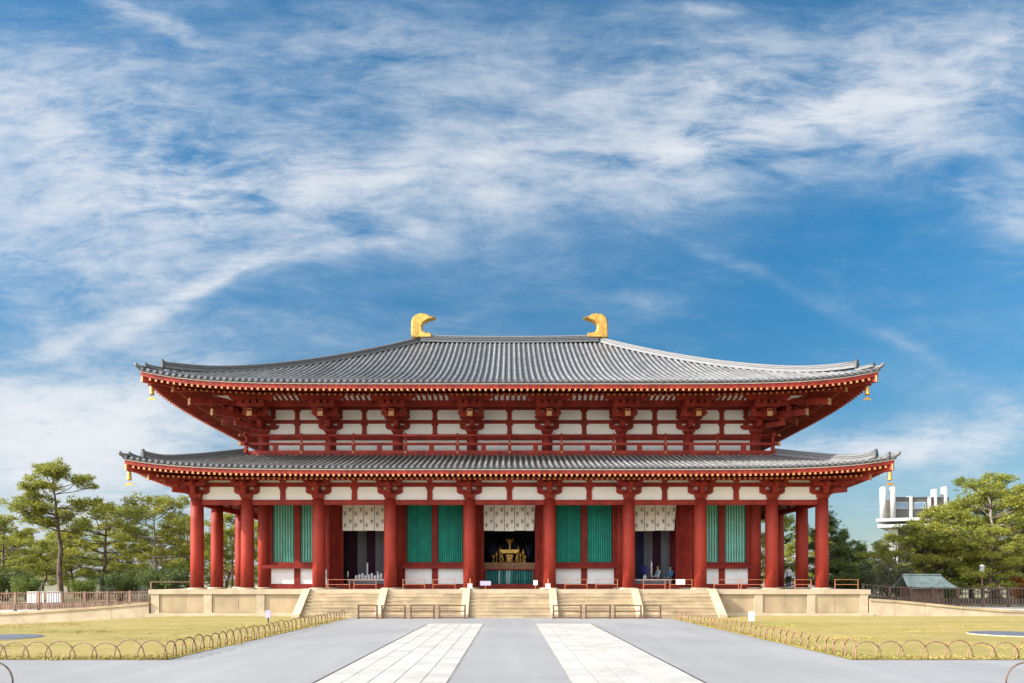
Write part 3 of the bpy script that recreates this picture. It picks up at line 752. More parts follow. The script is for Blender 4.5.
# gilded ridge ornaments
prof = [(411.6, 338.8), (411.4, 330), (411.8, 322), (413.2, 318.2), (415.6, 315.8), (419, 314.6), (423, 314.1), (426.5, 314.6), (429.3, 316.2), (431.5, 317.3), (434.9, 317.7), (435.7, 318.5), (434.6, 319.4), (431, 320.4), (427.2, 321.6), (423.9, 323.6), (422.2, 326.6), (422.3, 329.6), (423.6, 332), (426.2, 333.3), (431.4, 333.7), (431.6, 338.8)]
for s_ in (-1, 1):
    P2 = [((q[0] - 509.5) / 13.4, 1.95 + (581.5 - q[1]) / 13.4) for q in prof]
    if s_ > 0: P2 = [(-x, z) for x, z in P2]
    cx = sum(p[0] for p in P2) / len(P2); cz = sum(p[1] for p in P2) / len(P2)
    g = MB(); layers = [(-.30, .86), (-.20, 1.0), (.20, 1.0), (.30, .86)]; n = len(P2); i0 = 0
    for y_, k_ in layers:
        for i, (x, z) in enumerate(P2):
            # inset along the outline normal
            xp, zp = P2[i - 1]; xn, zn = P2[(i + 1) % n]; tx, tz = xn - xp, zn - zp; l_ = sqrt(tx * tx + tz * tz) or 1
            nx_, nz_ = (tz / l_, -tx / l_) if s_ < 0 else (-tz / l_, tx / l_)
            o_ = (1 - k_) * .6
            g.v.append((x + nx_ * -o_ * -1 * (1 if True else 0), 54.1 + y_, z + nz_ * o_))
    for q in range(3):
        for i in range(n):
            i2 = (i + 1) % n; g.f.append((q * n + i, q * n + i2, (q + 1) * n + i2, (q + 1) * n + i)); g.m.append(0); g.sm.append(False)
    g.f.append(tuple(range(n))); g.f.append(tuple(range(4 * n - 1, 3 * n - 1, -1))); g.m += [0, 0]; g.sm += [False, False]
    for q_ in (.0, .045, .09):
        xx = P2[1][0] + (1 if s_ < 0 else -1) * (.16 + q_ * 3.2); g.box(xx - .03, xx + .03, 54.1 - .33, 54.1 - .29, 20.08, 21.3 - q_ * 1.5)
    orn = add('ridge_ornament', g, M['gold'], uroof)

# ---------------------------------------------------------- upper storey
UZ = 11.17
g = MB(); g.box(-15.4, 15.4, YW - .03, YW + .03, 9.55, 12.98)
for s_ in (-1, 1): g.box(s_ * 15.4 - .03, s_ * 15.4 + .03, YW + .03, 62.7, 9.55, 12.98)
uw = add('upper_wall', g, M['plaster'], hall)
g = MB(); g.box(-15.2, 15.2, 46.5, 46.6, 12.98, 15.2); g.box(-15.2, 15.2, 45.7, 46.6, 12.985, 13.05); add('attic_board', g, M['redboard'], hall)
upm = pillar_mesh(UZ - 9.5, .335)
for x in BX: place('pillar', upm, hall, (x, YW, 9.5))
g = MB()
g.box(-15.75, 15.75, YW - .14, YW + .14, 10.80, 11.16); g.box(-15.5, 15.5, YW - .10, YW + .10, 11.84, 12.06); g.box(-15.6, 15.6, YW - .13, YW + .13, 12.70, 12.98)
g.box(-16.95, 16.95, YW - 1.62, YW - 1.38, 12.60, 12.95)
g.box(-17.75, 17.75, YW - 2.43, YW - 2.17, 13.05, 13.30)
for s_ in (-1, 1):
    X = s_ * 15.4
    g.box(X - .14, X + .14, YW + .15, 62.7, 10.80, 11.158); g.box(X - .10, X + .10, YW + .11, 62.7, 11.84, 12.058); g.box(X + s_ * 1.5 - .12, X + s_ * 1.5 + .12, YW - 1.37, 62.7, 12.602, 12.948); g.box(X + s_ * 2.3 - .13, X + s_ * 2.3 + .13, YW - 2.16, 62.7, 13.052, 13.298)
for i in range(7):
    xm = (BX[i] + BX[i + 1]) / 2
    for z0, z1 in ((11.162, 11.838), (12.062, 12.698)):
        g.prism_xz([(xm - .20, z0), (xm + .20, z0), (xm + .14, z0 + .10), (xm + .14, z1 - .16), (xm + .24, z1 - .03), (xm + .24, z1), (xm - .24, z1), (xm - .24, z1 - .03), (xm - .14, z1 - .16), (xm - .14, z0 + .10)], YW - .09, YW + .09)
add('upper_beam', g, M['red'], hall)
# coved ribs under the eaves
g = MB(); g.hexa([(-17.6, 43.24, 13.06), (17.6, 43.24, 13.06), (16.9, 43.98, 12.90), (-16.9, 43.98, 12.90), (-17.6, 43.24, 13.10), (17.6, 43.24, 13.10), (16.9, 43.98, 12.94), (-16.9, 43.98, 12.94)]); 
cove = add('cove', g, M['plaster'], hall)
g = MB(); x = -16.6
while x < 16.61:
    g.bar((x, 43.26, 13.03), (x, 43.97, 12.88), .13, .10); x += .333
add('cove_rib', g, M['red'], cove)
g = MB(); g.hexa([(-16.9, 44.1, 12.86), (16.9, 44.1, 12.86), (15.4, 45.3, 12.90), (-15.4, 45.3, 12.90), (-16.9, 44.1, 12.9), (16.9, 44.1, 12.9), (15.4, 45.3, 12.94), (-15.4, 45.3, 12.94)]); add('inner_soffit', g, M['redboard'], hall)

def upper_set(core=True):
    g = MB()
    g.frustum(0, 0, 0, .16, .25, .25, .37, .37); g.box(-.37, .37, -.37, .37, .161, .31)
    g.prism_xz(arm_poly(.76, .28, .28), -.13, .13); g.prism_yz(arm_poly(.95, .28, .285), -.125, .125)
    for x in (-.6, 0, .6): block(g, x, 0, .565, .67)
    block(g, 0, -.77, .57, .72)
    g.prism_yz([(.4, .73), (.4, .98), (-1.72, .98), (-1.72, .86), (-1.62, .76), (-1.5, .73)], -.12, .12)
    g.prism_xz(arm_poly(.76, .25, .90), -.12, .12)
    g.prism_xz(arm_poly(.70, .22, .735), -.89, -.65)
    for x in (-.6, 0, .6): block(g, x, 0, 1.152, 1.525, .15)
    block(g, 0, -1.5, .982, 1.06)
    g.prism_xz(arm_poly(.78, .28, .80), -1.63, -1.37)
    for x in (-.6, 0, .6): block(g, x, -1.5, 1.082, 1.425, .17)
    # tail rafter with gilded end
    g.bar((0, -2.62, .80), (0, .1, 1.93), .28, .38); g.bar((0, -2.645, .80), (0, -2.61, .80), .31, .43, 1)
    g.prism_xz(arm_poly(.80, .24, 1.16), -2.43, -2.17)
    for x in (-.62, -.2, .2, .62): block(g, x, -2.3, 1.402, 1.60, .15)
    g.prism_xz(arm_poly(1.3, .26, 1.602), -2.42, -2.18)
    return g
uset = upper_set(); usm = uset.mesh('bracket_set', [M['red'], M['goldcap']])
for x in BX[1:-1]: place('bracket_set', usm, hall, (x, YW, UZ))
for y in (49.5, 54.1, 58.7):
    place('bracket_set', usm, hall, (-15.4, y, UZ), radians(-90)); place('bracket_set', usm, hall, (15.4, y, UZ), radians(90))
def corner_upper(sx):
    g = MB(); g.merge(uset); g.merge(uset, Matrix.Rotation(radians(90) * sx, 4, 'Z') @ Matrix.Scale(.985, 4))
    for e, z, zi, w_ in ((2.32, .88, 1.1, .26), (3.25, 1.27, 2.1, .28)):
        g.bar((0, 0, zi), (sx * e, -e, z), w_, .34); g.bar((sx * (e - .01), -e + .01, z - .003), (sx * (e + .025), -e - .025, z - .003), w_ + .03, .38, 1)
    g.bar((0, 0, .43), (sx * 1.35, -1.35, .44), .24, .28); block(g, sx * 1.2, -1.2, .58, .74); g.bar((0, 0, .86), (sx * 2.0, -2.0, .87), .24, .24); block(g, sx * 1.5, -1.5, 1.0, 1.4)
    block(g, sx * 2.35, -2.35, 1.25, 1.6)
    return g
for s_ in (-1, 1): place('bracket_set', corner_upper(s_).mesh('bracket_set', [M['red'], M['goldcap']]), hall, (s_ * 15.4, YW, UZ))
# balcony
YB = 44.62; BW = 16.2
g = MB(); g.box(-BW - .1, BW + .1, YB - .12, YW - .03, 9.66, 9.76)
for s_ in (-1, 1): x0, x1 = sorted((s_ * 15.43, s_ * (BW + .1))); g.box(x0, x1, YW - .028, 63.4, 9.66, 9.759)
balcony = add('balcony', g, M['red'], hall)
g = MB()
for z, h, ex in ((9.90, .20, .28), (10.41, .15, .42)): 
    g.box(-BW - ex, BW + ex, YB - .08, YB + .08, z - h / 2, z + h / 2)
    for s_ in (-1, 1):
        X = s_ * BW; g.box(X - .08, X + .08, YB - ex, 63.2, z - h / 2 + .003, z + h / 2 + .003)
        xe0, xe1 = sorted((s_ * (BW + ex - .12), s_ * (BW + ex + .03))); g.box(xe0, xe1, YB - .10, YB + .10, z - h / 2 - .02, z + h / 2 + .02, 1)
g.tube([(-BW - .42, YB, 10.95), (BW + .42, YB, 10.95)], .068, 8, 0)
for s_ in (-1, 1): g.tube([(s_ * BW, YB - .4, 10.955), (s_ * BW, 63.2, 10.955)], .066, 8, 0); g.tube([(s_ * (BW + .34), YB, 10.95), (s_ * (BW + .46), YB, 10.95)], .085, 8, 1)
rail = add('railing', g, [M['red'], M['goldcap']], balcony)
g = MB(); g.box(-.10, .10, -.09, .09, -.24, .62); g.box(-.05, .05, -.05, .05, .62, 1.12); g.lathe((0, 0, 0), [(.06, 1.05), (.085, 1.1), (.06, 1.16), (.02, 1.19)], 8)
g.lathe((0, 0, 0), [(.085, .0), (.085, .06)], 8, 0); g.box(-.05, .05, -.112, -.05, -.06, .06, 1); g.box(-.05, .05, -.112, -.05, .49, .59, 1)
pom = g.mesh('railing_post', [M['red'], M['goldcap']])
g = MB(); g.box(-.15, .15, -.06, .06, -.12, .44); stm = g.mesh('railing_strut', [M['red']])
for k in range(-5, 6):
    x = 3.2 * k if abs(k) < 5 else (BW if k > 0 else -BW); place('railing_post', pom, rail, (x, YB, 9.9))
for k in range(-5, 5):
    x0, x1 = (max(-BW, 3.2 * k), min(BW, 3.2 * (k + 1))); place('railing_strut', stm, rail, ((x0 + x1) / 2, YB, 9.9))

# ---------------------------------------------------------- wind bells
def bell(x, y, ztop, label):
    t = thing('wind_bell', (x, y, ztop - 1.0), label, 'bell', 'gilded wind bells under the eave corners')
    g = MB(); g.lathe((x, y, ztop - .62), [(.02, .62), (.02, .50), (.07, .49), (.10, .42), (.11, .2), (.12, .06), (.145, 0), (.12, .0)], 14); add('bell_body', g, M['gold'], t)
    g = MB(); g.tube([(x, y, ztop - .3), (x, y, ztop - .78)], .012, 6); g.prism_xz([(x - .26, ztop - .92), (x - .08, ztop - .76), (x + .08, ztop - .76), (x + .26, ztop - .92), (x + .2, ztop - .94), (x, ztop - .88), (x - .2, ztop - .94)], y - .02, y + .02); add('clapper', g, M['gold'], t)
for s_, w_ in ((-1, 'west'), (1, 'east')):
    e = 4.72; bell(s_ * (15.4 + e), 45.5 - e, 13.02 + .05, f'gilded wind bell under the {"leftmost" if s_ < 0 else "rightmost"} tip of the upper roof')
    e = 2.62; bell(s_ * (18.35 + e), 42.6 - e, 8.16, f'gilded wind bell under the {"leftmost" if s_ < 0 else "rightmost"} tip of the lower roof')

# ---------------------------------------------------------- curtains in the doorways
def curtain(xm, hw, n, label, x_draw=0):
    t = thing('door_curtain', (xm, YW - .22, 5.12), label, 'curtain', 'printed curtains over the doorways')
    rod = MB(); rod.tube([(xm - hw - .1, YW - .22, 6.88), (xm + hw + .1, YW - .22, 6.88)], .03, 6); add('rod', rod, M['wood'], t)
    st = 2 * hw / n
    for k in range(n):
        g = MB(); xa, xb = xm - hw + st * k + .018, xm - hw + st * (k + 1) - .018; z0, z1 = 5.12 + random.uniform(-.02, .02), 6.86; nx = 8; nz = 7
        ph = random.random() * 6
        def Y(x, z): return YW - .22 + .025 * sin((x - xa) / st * 7 + ph) * (1 - (z - z0) / (z1 - z0) * .6)
        def X(x, z):
            f = 1 - (z - z0) / (z1 - z0)
            if x_draw and k == (n - 1 if x_draw > 0 else 0): return x - x_draw * .14 * f * ((x - xa) / st if x_draw > 0 else (xb - x) / st)
            return x
        for i in range(nx):
            for j in range(nz):
                xs_ = [xa + (xb - xa) * q / nx for q in (i, i + 1)]; zs_ = [z0 + (z1 - z0) * q / nz for q in (j, j + 1)]
                g.quad([(X(x, z), Y(x, z), z) for x, z in ((xs_[0], zs_[0]), (xs_[1], zs_[0]), (xs_[1], zs_[1]), (xs_[0], zs_[1]))], 0, True)
        # printed crests, staggered in two columns
        for fx, fz in ((.24, .20), (.76, .34), (.24, .62), (.76, .76)):
            cx, cz = xa + (xb - xa) * fx, z0 + (z1 - z0) * fz
            for q in range(6):
                a = q * pi / 3 + .3; r = .062; ax, az = cx + cos(a) * r, cz + sin(a) * r * 1.05; y_ = Y(ax, az) - .006
                g.quad([(ax + .034 * cos(a + p * pi / 2), y_, az + .034 * sin(a + p * pi / 2)) for p in range(4)], 1)
            y_ = Y(cx, cz) - .007; g.quad([(cx + .028 * cos(p * pi / 3), y_, cz + .028 * sin(p * pi / 3)) for p in range(6)], 1)
            for q in (-1, 1):
                g.quad([(cx - .10, Y(cx, cz) - .006, cz + q * .125), (cx + .10, Y(cx, cz) - .006, cz + q * .125), (cx + .06, Y(cx, cz) - .006, cz + q * .105), (cx - .06, Y(cx, cz) - .006, cz + q * .105)], 1)
        add('cloth_strip', g, [M['fabric'], M['ink']], t, fix=False)
curtain(-9.1, 1.34, 4, 'cream printed curtain over the doorway with plain drapes, next to an open red leaf')
curtain(0, 1.62, 5, 'widest cream printed curtain, over the central doorway showing the gilded altar', .6)
curtain(9.1, 1.34, 4, 'cream printed curtain over the doorway where two people sit', 1)
# drapes inside the side doorways
def drapes(xm, cols, label):
    t = thing('striped_drape', (xm, 47.6, PZ), label, 'drape', 'striped hangings inside the side doorways')
    x = xm - 2.0; wd = 4.0 / len(cols)
    for c in cols:
        g = MB(); n = 10
        for i in range(n):
            x0, x1 = x + wd * i / n, x + wd * (i + 1) / n; f = lambda q: 47.6 + .05 * sin(q * 9)
            g.quad([(x0, f(x0), PZ + .05), (x1, f(x1), PZ + .05), (x1, f(x1), 6.9), (x0, f(x0), 6.9)], 0, True)
        add('drape_strip', g, M[c], t, fix=False); x += wd
drapes(-9.1, ['dark', 'purple', 'greydrape', 'purple', 'greydrape', 'navy', 'dark'], 'purple, grey and navy striped hanging behind the table of white cups')
drapes(9.1, ['dark', 'greydrape', 'navy', 'greydrape', 'purple', 'greydrape', 'maroon'], 'grey, purple and maroon striped hanging behind the two seated people')

# ---------------------------------------------------------- altar in the central doorway
al = thing('altar', (0, 48.2, PZ), 'gilded altar with candlesticks on a wooden table inside the central doorway', 'altar')
g = MB(); g.box(-1.65, 1.65, 47.0, 47.9, 2.93, 3.18); g.box(-1.6, -1.42, 47.05, 47.85, PZ + .03, 2.93); g.box(1.42, 1.6, 47.05, 47.85, PZ + .03, 2.93); g.box(-1.62, 1.62, 46.99, 47.06, 2.70, 2.92); add('altar_table', g, M['wood'], al)
g = MB(); g.box(-1.05, 1.05, 47.06, 47.6, 2.5, 2.75); g.box(-.9, .9, 47.2, 47.5, PZ + .03, 2.5); add('lower_shelf', g, M['navy'], al)
g = MB()
g.box(-.62, .62, 47.2, 47.7, 3.92, 4.02); g.box(-.52, .52, 47.24, 47.66, 3.80, 3.92)
for x in (-.46, -.15, .15, .46):
    g.tube([(x * 1.0, 47.3, 3.80), (x * 1.15, 47.26, 3.6), (x * .9, 47.3, 3.4), (x * 1.1, 47.26, 3.182)], [.09, .10, .06, .09], 8)
g.lathe((0, 47.45, 3.18), [(.30, 0), (.34, .1), (.2, .2), (.25, .4), (.3, .55)], 14)
g.lathe((.02, 47.45, 4.02), [(.14, 0), (.09, .12), (.08, .3), (.13, .42), (.22, .55), (.24, .62), (.08, .64)], 12)
for q in range(9):
    a = q * 2 * pi / 9; g.tube([(.02 + .1 * cos(a), 47.45 + .1 * sin(a), 4.5), (.02 + .26 * cos(a), 47.45 + .26 * sin(a), 4.74)], [.05, .02], 5)
add('gilded_stand', g, M['gold'], al)
for x, hgt in ((-1.05, .55), (-.85, .75), (.72, .7), (1.02, .5), (.9, .95), (-.62, 1.1), (.58, 1.15)):
    g = MB(); g.lathe((x, 47.35, 3.182), [(.11, 0), (.05, .06), (.035, hgt * .5), (.09, hgt * .6), (.10, hgt * .75), (.03, hgt)], 10)
    add('candlestick', g, M['gold'], al)
for x in (-1.25, 1.25, -.95, .3, -.3):
    g = MB()
    for q in range(12): 
        a = random.random() * 6.28; g.tube([(x, 47.75, 3.5), (x + .22 * cos(a), 47.75 + .1 * sin(a), 4.0 + random.random() * .6)], [.015, .03], 4)
    add('flower_spray', g, M['navy'], al)
fr = thing('draped_rail', (0, 46.1, PZ), 'teal draped low railing with a red top rail across the central doorway', 'railing')
g = MB(); g.box(-1.58, 1.58, 46.02, 46.10, 2.68, 2.76); g.box(-1.58, -1.5, 46.02, 46.10, PZ + .03, 2.68); g.box(1.5, 1.58, 46.02, 46.10, PZ + .03, 2.68); add('top_rail', g, M['redboard'], fr)
g = MB()
for k in range(19):
    x = -1.46 + k * .162; g.tube([(x, 46.14 + .02 * (k % 3), PZ + .05), (x, 46.14, 2.2), (x + .01, 46.14, 2.66)], [.085, .075, .06], 6, 0 if k not in (5, 8, 9) else 1)
add('cloth_hanging', g, [M['teal'], M['paleteal']], fr)

# ---------------------------------------------------------- tables, candles and people behind the side doorways
def table(xm, label):
    t = thing('low_table', (xm, 46.3, PZ), label, 'table', 'white clothed tables inside the side doorways')
    g = MB(); g.box(xm - 1.2, xm + 1.2, 46.0, 46.6, 2.02, 2.10); add('tabletop', g, M['white'], t)
    g = MB(); g.box(xm - 1.18, xm + 1.18, 46.02, 46.04, PZ + .03, 2.018); add('table_skirt', g, M['greydrape'], t)
table(-9.1, 'white topped low table carrying white cups below the purple drapes'); table(9.1, 'white topped low table in front of the two seated people')
def candle(x, h, label):
    t = thing('candle', (x, 46.2, 2.10), label, 'candle', 'tall white candles on the doorway tables')
    g = MB(); g.lathe((x, 46.2, 2.10), [(.10, 0), (.10, .03), (.04, .08), (.05, .16)], 10); add('holder', g, M['black'], t)
    g = MB(); g.lathe((x, 46.2, 2.24), [(.055, 0), (.05, h), (.01, h + .02)], 10); add('wax', g, M['white'], t)
candle(-9.05, .9, 'tall white candle among the white cups'); candle(9.05, 1.0, 'tall white candle beside the deep blue flowers'); candle(-8.4, .35, 'short white candle near the cups, beside a red pillar'); candle(-10.3, .35, 'short white candle at the leafward end of the table of cups')
cup = None
for k in range(9):
    x = -9.75 + k * .2
    t = thing('white_cup', (x, 46.12, 2.10), 'small white cup in the row on the doorway table', 'cup', 'white cups on the doorway table')
    g = MB(); hh = .20 + .07 * (k % 3); g.lathe((x, 46.12, 2.10), [(.05, 0), (.08, .02), (.085, hh), (.06, hh + .04)], 10); add('cup_body', g, M['white'], t)
t = thing('flower_vase', (8.62, 46.2, 2.10), 'white vase holding deep blue flowers on the doorway table', 'vase')
g = MB(); g.lathe((8.62, 46.2, 2.10), [(.08, 0), (.13, .08), (.10, .2), (.06, .25), (.08, .28)], 12); add('vase_body', g, M['white'], t)
g = MB()
for q in range(60):
    a = random.random() * 6.28; r = random.random() * .26; z = 2.42 + random.random() * .5; c = Vector((8.62 + r * cos(a), 46.2 + r * sin(a) * .5, z))
    g.quad([c + Vector((random.uniform(-.11, .11), random.uniform(-.06, .06), random.uniform(-.11, .11))) for _ in range(4)])
add('flowers', g, M['blueflower'], t, fix=False)

def skin_mesh(name, joints, edges, material, parent, sub=2):
    """one continuous skinned surface grown on joined points"""
    me = bpy.data.meshes.new(name); org = WL[parent]
    me.from_pydata([tuple(Vector(j[:3]) - org) for j in joints], edges, []); me.materials.append(material)
    o = bpy.data.objects.new(name, me); col.objects.link(o); o.parent = parent; WL[o] = org.copy()
    o.modifiers.new('skin', 'SKIN'); o.modifiers.new('sub', 'SUBSURF').levels = sub; o.modifiers['sub'].render_levels = sub
    o.modifiers['skin'].use_smooth_shade = True
    sv = me.skin_vertices
    if not sv: 
        bm = bmesh.new(); bm.from_mesh(me); bm.verts.layers.skin.verify(); bm.to_mesh(me); bm.free(); sv = me.skin_vertices
    for i, j in enumerate(joints):
        r = j[3]; sv[0].data[i].radius = (r, r if len(j) < 5 else j[4])
    sv[0].data[0].use_root = True
    return o
def person(x, y, z, yaw, seated, top, label, hgt=1.62, group=None, legs='darkcloth'):
    t = thing('person', (x, y, z), label, 'person', group)
    k = hgt / 1.62; R = Matrix.Translation((x, y, z)) @ Matrix.Rotation(yaw, 4, 'Z') @ Matrix.Scale(k, 4)
    def J(lst): return [tuple(R @ Vector(p[:3])) + tuple(q * k for q in p[3:]) for p in lst]
    hip = .82 if not seated else .20
    S = lambda h: hip + h
    # figure faces -y in its own frame
    tors = [(0, 0, S(0), .135, .10), (0, -.01, S(.25), .12, .09), (0, 0, S(.45), .15, .10), (0, 0, S(.54), .06, .055), (0, -.02, S(.62), .045, .045)]
    if seated: arms = [[(sx * .17, 0, S(.46), .055), (sx * .22, -.05, S(.22), .045), (sx * .14, -.28, S(.14), .036)] for sx in (-1, 1)]
    else: arms = [[(sx * .17, 0, S(.46), .055), (sx * .225, .01, S(.20), .043), (sx * .235, -.04, S(-.03), .034)] for sx in (-1, 1)]
    # body
    jo = tors + [(0, -.01, S(.70), .075, .085), (0, -.01, S(.78), .06, .07)]
    ed = [(i, i + 1) for i in range(6)]
    for ar in arms:
        b0 = len(jo); jo += [(a[0], a[1], a[2], a[3] * .85) for a in ar]; ed += [(2, b0), (b0, b0 + 1), (b0 + 1, b0 + 2)]
        hx, hy, hz = ar[2][:3]; dr = Vector(ar[2][:3]) - Vector(ar[1][:3]); dr.normalize()
        p1 = Vector((hx, hy, hz)) + dr * .07; b1 = len(jo); jo.append((*p1, .03, .018)); ed.append((b0 + 2, b1))
        for f, (off, ln) in enumerate(((-.027, .065), (-.009, .075), (.009, .07), (.027, .055))):
            q = p1 + dr * ln + Vector((0, off, -.012)); i_ = len(jo); jo.append((*q, .008)); ed.append((b1, i_))
        q = Vector((hx, hy - .05, hz)) + dr * .05; jo.append((*q, .010)); ed.append((b0 + 2, len(jo) - 1))
    legs_j = []
    for sx in (-1, 1):
        if seated: lg = [(sx * .09, -.05, hip - .02, .085), (sx * .15, -.38, hip - .03, .065), (sx * .09, -.08, hip - .12, .05), (sx * .05, .12, hip - .14, .04)]
        else: lg = [(sx * .09, 0, hip - .06, .085), (sx * .095, -.01, .43, .06), (sx * .10, .02, .09, .04), (sx * .105, -.12, .045, .04)]
        legs_j.append(lg); b0 = len(jo); jo += [(a[0], a[1], a[2], a[3] * .85) for a in lg]; ed += [(0, b0)] + [(b0 + i, b0 + i + 1) for i in range(3)]
    skin_mesh('body', J(jo), ed, M['skin'], t)
    # clothing
    jt = tors[:3] + [(0, 0, S(.52), .085, .07)]; et = [(0, 1), (1, 2), (2, 3)]
    jt = [(a[0], a[1], a[2], a[3] * 1.1, a[4] * 1.15) for a in jt]
    for ar in arms:
        b0 = len(jt); jt += [(a[0], a[1], a[2], a[3] * 1.15) for a in ar]; et += [(2, b0), (b0, b0 + 1), (b0 + 1, b0 + 2)]
    skin_mesh('jacket', J(jt), et, M[top], t)
    jl = [(0, 0, hip, .14, .105)]; el = []
    for lg in legs_j:
        b0 = len(jl); jl += [(a[0], a[1], a[2], a[3] * 1.12) for a in lg[:3]]; el += [(0, b0), (b0, b0 + 1), (b0 + 1, b0 + 2)]
    skin_mesh('trousers', J(jl), el, M[legs], t)
    g = MB(); hc = R @ Vector((0, .015, S(.755)))
    g2 = MB(); g2.lathe((0, 0, 0), [(.088, -.04), (.094, 0), (.088, .04), (.07, .07), (.04, .088), (.005, .095)], 14)
    Th = R @ Matrix.Translation((0, .018, S(.745))); g.merge(g2, Th)
    hair = add('hair', g, M['hair'], t)
    g = MB()
    for sx in (-1, 1):
        e = MB(); e.lathe((sx * .03, -.085, S(.705)), [(.004, -.01), (.012, 0), (.004, .01)], 8); g.merge(e, R)
    e = MB(); e.box(-.025, .025, -.088, -.075, S(.645), S(.653)); g.merge(e, R); add('face_detail', g, M['darkcloth'], t)
    g = MB(); e = MB(); e.frustum(0, -.092, S(.665), S(.70), .016, .018, .007, .008); 
    for sx in (-1, 1): e.frustum(sx * .082, .0, S(.665), S(.72), .01, .02, .012, .026)
    g.merge(e, R); add('nose_and_ears', g, M['skin'], t)
    return t
# stools / cushions they sit on
for x, y, lab in ((9.62, 46.95, 'dark floor cushion under the seated person in pale clothing'), (10.42, 46.95, 'dark floor cushion under the seated person in blue')):
    t = thing('floor_cushion', (x, y, PZ), lab, 'cushion', 'cushions under the seated people'); g = MB(); g.lathe((x, y, PZ + .03), [(.34, 0), (.38, .12), (.36, .26), (.2, .31)], 14); add('cushion_body', g, M['navy'], t)
person(9.62, 46.95, 1.86, radians(-75), True, 'greycloth', 'person in pale grey-blue jacket sitting behind the doorway table', 1.86, 'people seated in the doorway')
person(10.42, 46.95, 1.86, radians(-60), True, 'bluecloth', 'person in blue jacket sitting beside the maroon drape', 1.82, 'people seated in the doorway')
person(19.62, 51.0, PZ, radians(10), False, 'white', 'standing person in white top and dark trousers on the podium behind the end pillars', 1.6)

# ---------------------------------------------------------- barriers
def barrier(name, x0, x1, y, z0, h, mk, label, group, rails, r=.035, foot=False):
    t = thing(name, ((x0 + x1) / 2, y, z0), label, 'barrier', group)
    for x in (x0, x1):
        g = MB(); g.box(x - r, x + r, y - r, y + r, z0, z0 + h - .002)
        if foot: g.box(x - r * 1.6, x + r * 1.6, y - .18, y + .18, z0, z0 + .06)
        add('post', g, mk, t)
    for zf in rails:
        g = MB(); e = .05 if zf > .9 else -r
        g.box(x0 - e, x1 + e, y - r * .8, y + r * .8, z0 + h * zf - r * .75, z0 + h * zf + r * .75); add('rail', g, mk, t)
    return t
Fx = lambda p, d: (p - 509.5) / 725 * d
for (a, c, lab) in ((358.5, 377, 'nearest the bamboo hoops of the darker lawn edge, short dark brown barrier'), (382, 405, 'dark brown barrier crossing the stair cheek next to the shortest barrier'), (411, 434, 'dark brown barrier before the stairs, between two alike barriers'), (439.5, 465, 'dark brown barrier nearest the central stairs, on the side of the open purple drapes')):
    barrier('wooden_barrier', Fx(a, 38.1), Fx(c, 38.1), 38.1, .005, .70, M['brownwood'], lab, 'wooden barriers before the stairs', (.98, .56, .08), .04, True)
for (a, c, lab) in ((553.5, 581, 'dark brown barrier nearest the central stairs, on the side of the seated people'), (586, 610, 'dark brown barrier before the stairs, second from the central flight towards the seated people'), (615, 641, 'dark brown barrier crossing a stair cheek below the seated people'), (644, 660.5, 'short dark brown barrier touching the hoops below the seated people')):
    barrier('wooden_barrier', Fx(a, 38.1), Fx(c, 38.1), 38.1, .005, .70, M['brownwood'], lab, 'wooden barriers before the stairs', (.98, .56, .08), .04, True)
lows = [(328, 349.5, 'low orange wood barrier below the leaf of the purple draped doorway'), (354, 376, 'low orange wood barrier before the table of cups'),
        (403, 424.5, 'low orange barrier before the white panel, nearer the purple draped doorway'), (433, 455, 'low orange barrier before the white panel, nearer the central doorway and altar'),
        (565, 587, 'low orange barrier at the white panel between altar doorway and seated people, nearer the altar'), (596, 617.5, 'low orange barrier before the white panel next to the seated people'),
        (643.5, 665, 'low orange barrier in front of the seated person in pale clothing'), (670, 692, 'low orange barrier with a white notice below the seated person in blue'),
        (714, 738.5, 'low orange barrier under the pale green lattice beyond the seated people'), (741, 764, 'low orange barrier between the pale green lattice and the last wall pillar'), (795, 811, 'low orange barrier between the two end pillars near the standing person'), (835, 858, 'low orange barrier alone at the podium end past the last pillar')]
for a, c, lab in lows:
    d = 41.9; barrier('low_barrier', Fx(a, d), Fx(c, d), d, PZ, .58, M['orangewood'], lab, 'low wooden barriers on the podium', (.97, .48), .017)
d = 41.9
barrier('low_barrier', Fx(151, 44), Fx(196, 44), 44, PZ, .45, M['fence'], 'long low brown rail alone on the podium end among the pines', 'low wooden barriers on the podium', (.95,), .03)
# notices
def notice(x, y, z0, w_, h_, mk, label, post=0, pm_=None):
    t = thing('notice', (x, y, z0 - post), label, 'sign', None)
    g = MB(); g.box(x - w_ / 2, x + w_ / 2, y - .02, y + .02, z0, z0 + h_); add('board', g, mk, t)
    if post: g = MB(); g.box(x - .025, x + .025, y + .021, y + .06, z0 - post, z0 + h_ * .8); add('post', g, pm_ or M['wood'], t)
notice(Fx(680.5, 41.86), 41.86, 1.78, .52, .30, M['white'], 'white notice hung on the low barrier below the person in blue')
notice(Fx(485.5, 41.9), 41.9, 1.72, .62, .26, M['signpurple'], 'wide pale violet notice at the foot of the central doorway', .22, M['orangewood'])
notice(Fx(535.5, 41.9), 41.9, 1.74, .24, .28, M['white'], 'small square white notice at the foot of the central doorway', .24, M['orangewood'])
notice(Fx(268, 33), 33, .30, .26, .34, M['signpurple'], 'small grey violet sign standing among the hoops of the shadier lawn edge', .27, M['black'])
notice(Fx(751.5, 33.5), 33.5, .12, .26, .44, M['white'], 'small white sign standing on the lawn below the pale green lattice', .10, M['wood'])
